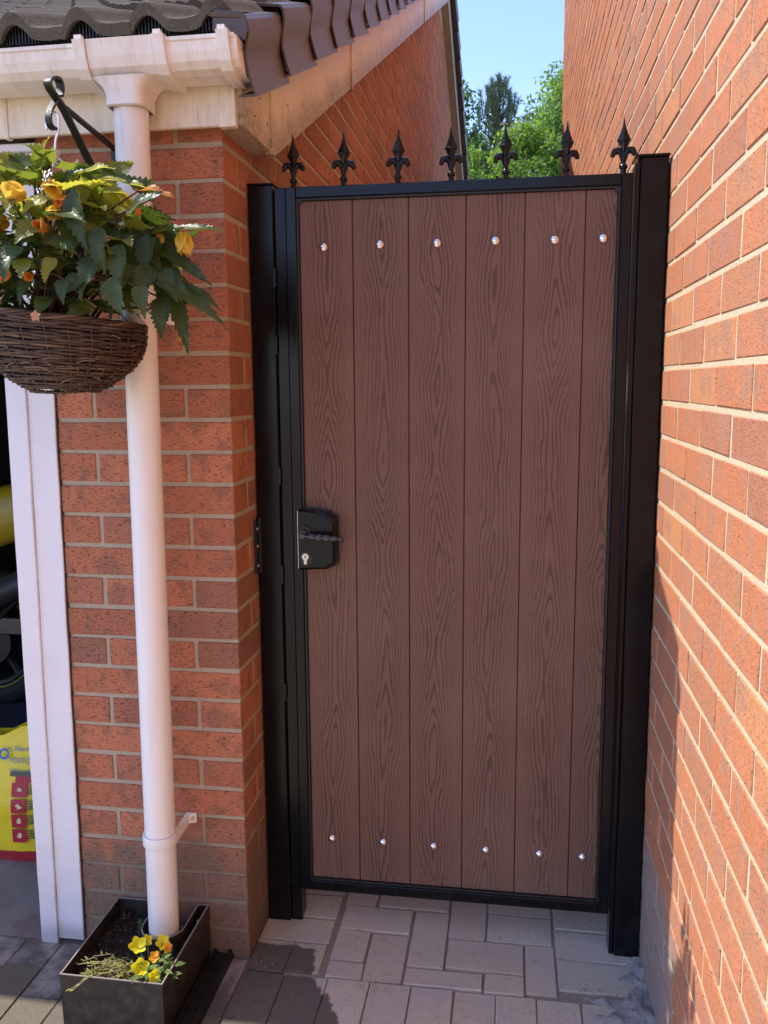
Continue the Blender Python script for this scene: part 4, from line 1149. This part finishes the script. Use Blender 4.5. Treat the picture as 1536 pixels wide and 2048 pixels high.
# ------------------------------------------------------------------ pansies in the planter
pan = thing('pansy_plant', (-.13,-.25,.10), 'yellow flowering pansy plant at the front right of the black planter', 'plant')
pl_mat = leaf_mat('pansy_leaf', (.09,.15,.04), (.14,.20,.06), (.2,.28,.1), .3, (.3,.5,.06))
plf = leaf_mesh('leaf', pl_mat, serr=.06, width=.3, seed=3, N=8, asym=.0)
yp = petal_mesh(petal_mat('pansy_petal', (.82,.74,.015), (.86,.82,.02), (.95,.85,.03)))
op = petal_mesh(petal_mat('orange_pansy_petal', (.8,.3,.02), (.85,.45,.02), (1,.5,.02)))
ste = MB()
random.seed(5)
pbase = Vector((-.145,-.245,.10))
fls = [(275,1893,.040,yp,.165),(293,1880,.028,yp,.17),(325,1885,.036,yp,.168),(334,1896,.024,op,.165),(280,1935,.044,yp,.15),(309,1914,.026,op,.155),(307,1953,.032,yp,.14)]
for (px_, py_, s_, me, z_) in fls:
    c = unproj(px_, py_, 2, z_); t_ = thing('flower', c); t_.parent = pan; t_.location = c-WO[pan]
    dv = (Vector(CAM)-c).normalized()+Vector((random.uniform(-.5,.5),random.uniform(-.3,.3),random.uniform(-.2,.6))); dv.normalize()
    s1 = dv.orthogonal().normalized(); s2 = dv.cross(s1)
    for k in range(5):
        an = 2*PI*k/5+.3; o_ = s1*math.cos(an)+s2*math.sin(an)
        put_leaf(me, c-dv*.001*k, o_+dv*.22, dv, s_*.54*random.uniform(.9,1.1), t_, 'petal')
    ste.tube([pbase+Vector((random.uniform(-.01,.01),random.uniform(-.01,.01),0)), (pbase+c)/2+Vector((0,0,.008)), c], .0012, 5)
for i in range(46):
    c = pbase+Vector((random.gauss(.012,.022), random.gauss(0,.018), random.uniform(.005,.055)))
    d = Vector((c.x-pbase.x, c.y-pbase.y, random.uniform(-.01,.02)))+Vector((random.uniform(-.02,.02),random.uniform(-.02,.02),0))
    put_leaf(plf, c, d, (0,-.3,1), random.uniform(.014,.026), pan)
tag(ste.build('stems', plain('green_stem', (.10,.16,.05), .6), pan), kind='stuff')
hb = thing('trailing_herb', (-.23,-.27,.11), 'straggly yellow-green trailing stems at the front left of the black planter', 'plant')
hm = leaf_mat('herb_leaf', (.24,.34,.05), (.34,.38,.09), (.4,.42,.2), .3, (.45,.5,.1))
hl = leaf_mesh('leaf', hm, serr=0, width=.22, seed=4, N=6, asym=0)
hs = MB(); lf = MB(); hcount = 0
for i in range(44):
    st = Vector((random.uniform(-.27,-.15), random.uniform(-.275,-.20), .105)); L = random.uniform(.03,.09)
    en = st+Vector((-L*random.uniform(.6,1.1), -L*random.uniform(-.1,.5), random.uniform(.0,.03)))
    en.x = max(en.x, -.325)
    en.y = max(en.y, -.288)
    if i < 2: st = Vector((-.24,-.275,.125)); en = Vector((-.292-.006*i,-.322,.128))
    mid = (st+en)/2+Vector((0,0,.018))
    hs.tube([st, mid, en], .0009, 4)
    for k in range(6):
        f = k/5; p = (st.lerp(mid, f*2) if f < .5 else mid.lerp(en, f*2-1)); d = (en-st).normalized()+Vector((random.uniform(-1,1),random.uniform(-1,1),random.uniform(-.3,.8)))
        put_leaf(hl, p, d, (random.uniform(-.3,.3),-.4,1), random.uniform(.006,.012), hb); hcount += 1
tag(hs.build('stems', plain('straw_stem', (.34,.25,.13), .7), hb), kind='stuff')
sp = thing('green_sprig', (-.185,-.18,.10), 'single upright green sprig rising from the soil in front of the downpipe', 'plant')
b0 = unproj(282,1880,2,.11); b1 = b0+Vector((0,0,.052)); ss = MB(); ss.tube([b0,b1], .001, 5); ss.build('stem', M['leaf_dark'], sp)
for k in range(22):
    an = k*2.4; p = b0.lerp(b1, .15+.85*k/22); put_leaf(plf, p, (math.cos(an),math.sin(an),.6), (0,0,1), .008, sp)

# ------------------------------------------------------------------ bag of post mix in the garage
bag = thing('cement_bag', (-.88,.42,0), 'yellow plastic sack of post concrete with a red base standing inside the garage', 'bag')
bw = MB(); NU, NV = 40, 26; bc = (-.885, .42)
def bagp(u, v):   # u round, v up
    an = 2*PI*u; a_, b_ = .165, .085*(1-.75*max(0,v-.45)**1.1/.55**1.1*.9)
    ca_, sa_ = math.cos(an), math.sin(an)
    x = bc[0]+a_*math.copysign(abs(ca_)**.55, ca_)*(1+.04*math.sin(v*PI)); y = bc[1]+b_*math.copysign(abs(sa_)**.7, sa_)
    z = .388*v+(.012*math.sin(x*60)+.015*math.sin(x*23+1))*v**3
    k = .006*fbm(x*3, z*3, 5, y); return (x+k*.5, y-abs(k)*1.4, z)
vs_ = [bagp(i/NU, j/NV) for j in range(NV+1) for i in range(NU)]
fs = [(j*NU+i, j*NU+(i+1)%NU, (j+1)*NU+(i+1)%NU, (j+1)*NU+i) for j in range(NV) for i in range(NU)]
bw.add(vs_, fs)
t = NT('yellow_sack'); P = t.pos(); x, y, z = t.xyz(P)
col = t.mix(t.step(z, .030, .034), (.35,.02,.03), (.80,.62,.02))
col = t.mix(t.step(t.noise(P, 12, 4), .5, .8, 0, .3), col, (.62,.45,.03))
bw.build('sack', t.fin(col, .38, t.bump(t.noise(P, 35, 4, .6), .6, .006)), bag, smooth=True)
M['blue'] = plain('print_blue', (.02,.16,.38), .5); M['red'] = plain('print_red', (.42,.015,.04), .5); M['ink'] = plain('print_ink', (.10,.10,.06), .6)
def wrap(x, z):   # front surface of the sack
    best = .335; v = min(max(z/.40, 0), 1); b_ = .085*(1-.75*max(0,v-.45)**1.1/.55**1.1*.9)
    c = min(1, abs((x-bc[0])/(.165*(1+.04*math.sin(v*PI))))); c = c**(1/.55); s_ = math.sqrt(max(0,1-c*c))**.7
    return bc[1]-b_*s_-.0105
def text(s_, px_, py_, h, mat, name='lettering'):
    cu = bpy.data.curves.new('txt', 'FONT'); cu.body = s_; cu.size = h; ob = bpy.data.objects.new('txt', cu); COL.objects.link(ob)
    dg = bpy.context.evaluated_depsgraph_get(); me = bpy.data.meshes.new_from_object(ob.evaluated_get(dg)); bpy.data.objects.remove(ob)
    p = unproj(px_, py_, 1, .325); mb = MB()
    mb.v = [(p.x+v.co.x, wrap(p.x+v.co.x, p.z+v.co.y), p.z+v.co.y) for v in me.vertices]; mb.f = [tuple(q.vertices) for q in me.polygons]; mb.m = [0]*len(mb.f); mb.a = [0]*len(mb.v)
    mb.build(name, mat, bag)
text('Blue Circle', 13, 1513, .020, M['blue']); text('POSTCRETE', 7, 1534, .021, M['blue']); text('Ready to use', 9, 1549, .012, M['blue'])
def patch(px0, py0, px1, py1, mat, name, off=0.0):
    a = unproj(px0, py1, 1, .325); b = unproj(px1, py0, 1, .325); mb = MB(); N = 6; vs_ = []
    for i in range(N+1):
        for j in range(N+1):
            x = a.x+(b.x-a.x)*i/N; z = a.z+(b.z-a.z)*j/N; vs_.append((x, wrap(x, z)-off, z))
    mb.add(vs_, [(i*(N+1)+j,(i+1)*(N+1)+j,(i+1)*(N+1)+j+1,i*(N+1)+j+1) for i in range(N) for j in range(N)]); return mb.build(name, mat, bag)
patch(24,1563,85,1570,M['red'],'red_bar')
for k, (a, b) in enumerate(((1572,1596),(1602,1626),(1631,1655),(1660,1684))):
    patch(20+2*k, a, 48+1*k, b, M['red'], 'pictogram')
    mb = MB(); c = unproj(35+1.5*k, (a+b)/2, 1, .325); yy = wrap(c.x, c.z)-.001
    N = 9; vs_ = [(c.x+(.008+.004*math.sin(q*3+k*2))*math.cos(q*2*PI/N), yy, c.z+(.009+.003*math.cos(q*2+k))*math.sin(q*2*PI/N)) for q in range(N)]; mb.add(vs_, [tuple(range(N))]); mb.build('pictogram_figure', plain('print_pale', (.75,.62,.30), .5), bag)
for r_ in range(5): patch(12, 1553+r_*0+2.2*r_, 66, 1554+2.2*r_, M['ink'], 'small_print') if r_ < 3 else None
for k in range(4):
    for j in range(4): patch(52+k, 1576+29*k+5*j, 74, 1577+29*k+5*j, M['ink'], 'small_print')
rg = MB(); c = unproj(-6,1518,1,.325)
for q in range(24):
    a1, a2 = 2*PI*q/24, 2*PI*(q+1)/24
    pp = [(c.x+r_*math.cos(a), c.z+r_*math.sin(a)) for r_, a in ((.017,a1),(.017,a2),(.010,a2),(.010,a1))]
    rg.add([(x, wrap(x, z)-.0005, z) for x, z in pp], [(0,1,2,3)])
rg.build('ring_emblem', M['blue'], bag)

# ------------------------------------------------------------------ motorcycle in the garage
mc = thing('motorcycle', (-2.05,1.5,0), 'dark sports motorcycle with yellow bodywork parked inside the dim garage', 'motorcycle')
M['mcy'] = plain('yellow_bodywork', (.38,.29,.015), .25, spec=.5); M['tyre'] = plain('tyre_rubber', (.018,.018,.018), .7, bump=.002)
M['alu'] = plain('cast_aluminium', (.12,.115,.11), .4, metal=1); M['dark_metal'] = plain('dark_frame', (.03,.03,.03), .4)
def wheel(cx, cy, R):
    tl = MB(); pr2 = []
    vs_ = []; NR, NC = 48, 12
    for i in range(NR):
        a = 2*PI*i/NR
        for k in range(NC):
            b = 2*PI*k/NC; rr = R-.058+.058*math.cos(b); vs_.append((cx+rr*math.cos(a), cy+.075*math.sin(b), R+rr*math.sin(a)))
    tl.add(vs_, [(i*NC+k, i*NC+(k+1)%NC, ((i+1)%NR)*NC+(k+1)%NC, ((i+1)%NR)*NC+k) for i in range(NR) for k in range(NC)])
    w = thing('wheel', (cx,cy,R)); w.parent = mc; w.location = Vector((cx,cy,R))-WO[mc]
    tl.build('tyre', M['tyre'], w, smooth=True)
    rm = MB()
    rm.tube([(cx+(R-.092)*math.cos(2*PI*k/40), cy-.062, R+(R-.092)*math.sin(2*PI*k/40)) for k in range(41)], .003, 5); rm.build('rim_stripe', M['mcy'], w)
    rm = MB(); rm.lathe([(R-.105,-.055),(R-.118,-.05),(R-.118,.05),(R-.105,.055)], (cx,cy,R), 1, 40, cap=False); rm.lathe([(.04,-.07),(.04,.07)], (cx,cy,R), 1, 16)
    for k in range(5):
        a = 2*PI*k/5+.2; rm.tube([(cx+.03*math.cos(a),cy,R+.03*math.sin(a)),(cx+(R-.11)*math.cos(a),cy,R+(R-.11)*math.sin(a))], .016, 6)
    rm.lathe([(.11,-.072),(.11,-.068),(.03,-.068)], (cx,cy,R), 1, 30)
    rm.build('rim', M['dark_metal'], w)
MX = -1.66
wheel(MX, 1.55, .31); wheel(MX-1.40, 1.55, .31)
mb = MB()   # yellow tail and tank and fairing
def loft(secs, mat, name, seg=14):
    mb = MB(); vs_ = []
    for (x, y, z, w, h) in secs:
        for k in range(seg): a = 2*PI*k/seg; vs_.append((x, y+w*math.copysign(abs(math.cos(a))**.7, math.cos(a)), z+h*math.copysign(abs(math.sin(a))**.7, math.sin(a))))
    n = len(secs); mb.add(vs_, [(i*seg+k,i*seg+(k+1)%seg,(i+1)*seg+(k+1)%seg,(i+1)*seg+k) for i in range(n-1) for k in range(seg)]+[tuple(range(seg)),tuple(range((n-1)*seg,n*seg))])
    return mb.build(name, mat, mc, smooth=True)
loft([(MX+.30,1.55,.90,.05,.03),(MX+.22,1.55,.90,.09,.12),(MX+.05,1.55,.86,.13,.14),(MX-.25,1.55,.82,.14,.12),(MX-.45,1.55,.80,.12,.10)], M['mcy'], 'tail_fairing')
loft([(MX-.48,1.55,.88,.10,.06),(MX-.62,1.55,.92,.16,.13),(MX-.85,1.55,.94,.17,.14),(MX-1.02,1.55,.92,.09,.09)], M['mcy'], 'fuel_tank')
loft([(MX-1.0,1.55,.62,.20,.20),(MX-1.25,1.55,.78,.22,.26),(MX-1.48,1.55,.86,.16,.18),(MX-1.62,1.55,.84,.05,.07)], M['mcy'], 'front_fairing')
loft([(MX+.10,1.55,1.0,.08,.02),(MX-.15,1.55,.98,.12,.035),(MX-.45,1.55,.93,.11,.03)], M['rubber'], 'seat')
loft([(MX-.45,1.55,.50,.12,.12),(MX-.60,1.55,.50,.18,.20),(MX-.85,1.55,.48,.18,.20),(MX-1.0,1.55,.50,.12,.12)], M['alu'], 'engine')
ex = MB(); ex.tube([(MX-.6,1.42,.30),(MX-.3,1.38,.33),(MX+.0,1.36,.50),(MX+.34,1.36,.64)], [.03,.03,.055,.06], 16); ex.build('exhaust', M['dark_metal'], mc, smooth=True)
fk = MB()
for s_ in (-.09,.09):
    fk.tube([(MX-1.40,1.55+s_,.31),(MX-1.15,1.55+s_,.98)], .022, 10); fk.tube([(MX,1.55+s_,.31),(MX-.50,1.55+s_,.42)], .025, 8)
fk.tube([(MX-.5,1.55,.75),(MX-1.15,1.55,.85)], .03, 8); fk.tube([(MX-1.12,1.25,1.02),(MX-1.15,1.55,1.0),(MX-1.12,1.85,1.02)], .013, 8)
fk.build('frame', M['dark_metal'], mc, smooth=True)
br2 = MB(); br2.bev((MX+.08,1.42,.36),(MX+.36,1.45,.44),.006); br2.lathe([(.035,-.03),(.035,.03)], (MX+.30,1.43,.50), 1, 14); br2.tube([(MX+.1,1.42,.44),(MX+.28,1.42,.60)], .014, 8)
br2.build('rear_bracket', M['alu'], mc)
# dark mat on the garage floor under the motorcycle
tag(MB().box((-2.8,.75,-.001),(-1.0,3.2,.006)).build('floor_mat', plain('blue_black_mat', (.025,.03,.05), .9, bump=.003, bscale=90)), 'dark blue carpet mat under the motorcycle on the garage floor', 'mat')

# ------------------------------------------------------------------ trees beyond
def tree_leaf_mat(name, c1, c2, trc):
    t = NT(name); r = t.rnd(); col = t.mix(r, c1, c2)
    return t.fin(col, .55, spec=.3, trans=(.35, trc))
M['bark'] = plain('bark', (.12,.09,.065), .9, nscale=15, namp=.4)
def tree(name, base, H, R, hc, mat, label, n=9000, size=.085, seed=1, clumps=60, group='trees beyond the passage'):
    rs = random.Random(seed); t_ = thing(name, base, label, 'tree', group)
    B = Vector(base); tk = MB()
    tk.tube([B, B+Vector((.05,0,H*.3)), B+Vector((-.05,.05,H*.6)), B+Vector((0,0,H*.9))], [.16,.13,.09,.02], 8)
    cs = []
    for i in range(clumps):
        th = rs.uniform(0, 2*PI); v = rs.uniform(0,1); rr = R*math.sqrt(rs.uniform(.15,1))*math.sqrt(max(.05,1-(2*v-1)**2))
        c = B+Vector((rr*math.cos(th), rr*math.sin(th), hc+(H-hc)*v)); cs.append(c)
        a = B+Vector((0,0,hc*.8+(c.z-B.z-hc)*.6)); tk.tube([a, (a+c)/2+Vector((0,0,.1)), c], [.035,.02,.006], 5)
    tk.build('trunk', M['bark'], t_)
    rg = np.random.default_rng(seed); N = n; C = np.array([tuple(c) for c in cs])[rg.integers(0, clumps, N)]
    cr_ = R*.30
    off = rg.normal(size=(N,3)); off /= np.linalg.norm(off,axis=1)[:,None]; off *= (cr_*rg.uniform(.3,1.15,N)**.6)[:,None]; off[:,2] *= .75
    P = C+off
    nrm = off+rg.normal(size=(N,3))*cr_*.6+np.array([0,0,cr_*.5]); nrm /= np.linalg.norm(nrm,axis=1)[:,None]
    a = np.cross(nrm, rg.normal(size=(N,3))); a /= np.linalg.norm(a,axis=1)[:,None]; b = np.cross(nrm,a)
    s_ = (size*rg.uniform(.6,1.2,N))[:,None]
    V = np.stack([P-a*s_, P-b*s_*.5+nrm*s_*.1, P+a*s_, P+b*s_*.5+nrm*s_*.1],1).reshape(-1,3)-np.array(base)
    F = np.arange(4*N).reshape(-1,4)
    me = bpy.data.meshes.new('crown'); me.from_pydata(V.tolist(), [], F.tolist()); me.materials.append(mat)
    at = me.attributes.new('rnd','FLOAT','POINT'); at.data.foreach_set('value', np.repeat(rg.random(N),4)); link('crown', me, t_, base); return t_
g1 = tree_leaf_mat('hazel_leaf', (.07,.14,.03), (.11,.195,.045), (.35,.6,.06)); g2_ = tree_leaf_mat('birch_leaf', (.055,.115,.03), (.09,.16,.04), (.2,.38,.05)); g4 = tree_leaf_mat('shrub_leaf', (.078,.148,.03), (.13,.21,.045), (.42,.65,.06))
tree('broadleaf_tree', (-1.35,17,-.03), 7.9, 1.35, 2.2, g2_, 'dark green loose-crowned tree left of the gap, next to the garage roof', 15000, .065, 3, 85)
tree('broadleaf_tree', (1.95,15.5,-.03), 7.25, 1.5, 2.0, g1, 'light green tree with a feathery top beside the house wall right of the gap', 46000, .055, 4, 150)
tree('bushy_tree', (.75,14,-.03), 5.72, 1.1, 1.5, g4, 'bright green bushy tree low in the middle of the gap in front of the pine', 14000, .055, 6, 70)
tree('bushy_tree', (-.55,13.4,-.03), 5.35, 1.0, 1.5, g4, 'bright green bushy tree low at the left of the gap beside the garage', 12000, .055, 8, 60)
tree('broadleaf_tree', (.9,22,-.03), 8.3, 2.8, 2.0, g2_, 'dark green broad tree standing furthest back behind the pine', 24000, .085, 12, 120)
# pine with upright shoots
def pine(base, H, seed=2):
    rs = random.Random(seed); t_ = thing('pine_tree', base, 'blue-green pine with upright shoots in the middle of the gap', 'tree', 'trees beyond the passage')
    B = Vector(base); tk = MB(); tk.tube([B, B+Vector((0,0,H*.6)), B+Vector((0,0,H))], [.14,.08,.015], 8); V = []; A_ = []
    for i in range(230):
        z = rs.uniform(.5,1)**.9; rr = (1-z)*3.8+.15; th = rs.uniform(0,2*PI)
        st = B+Vector((0,0,H*z-.35)); r_ = rr*rs.uniform(.3,1)
        e = B+Vector((r_*math.cos(th), r_*math.sin(th), H*z-.25*rs.random()))
        tp = e+Vector((rs.uniform(-.08,.08), rs.uniform(-.08,.08), rs.uniform(.25,.55)))
        tp.z = min(tp.z, B.z+H+.15-rs.uniform(.5,1.6)*abs(e.x-B.x))
        tk.tube([st, e, tp], [.02,.012,.004], 4)
        for k in range(110):
            f = rs.random()**.8; p = e.lerp(tp, f); a = rs.uniform(0,2*PI)
            d = Vector((math.cos(a), math.sin(a), rs.uniform(.3,1.6))).normalized(); L = rs.uniform(.07,.13); w = d.cross(Vector((rs.random(),rs.random(),rs.random()))).normalized()*.006
            V += [p-w, p+w, p+d*L+w*.3]; A_ += [rs.random()]*3
    tk.build('trunk', M['bark'], t_)
    me = bpy.data.meshes.new('crown'); me.from_pydata([Vector(v)-B for v in V], [], [(3*i,3*i+1,3*i+2) for i in range(len(V)//3)])
    me.materials.append(tree_leaf_mat('pine_needle', (.14,.20,.12), (.22,.28,.165), (.1,.18,.08))); at = me.attributes.new('rnd','FLOAT','POINT'); at.data.foreach_set('value', A_)
    link('crown', me, t_, base)
pine((.22,17.5,-.03), 7.75)
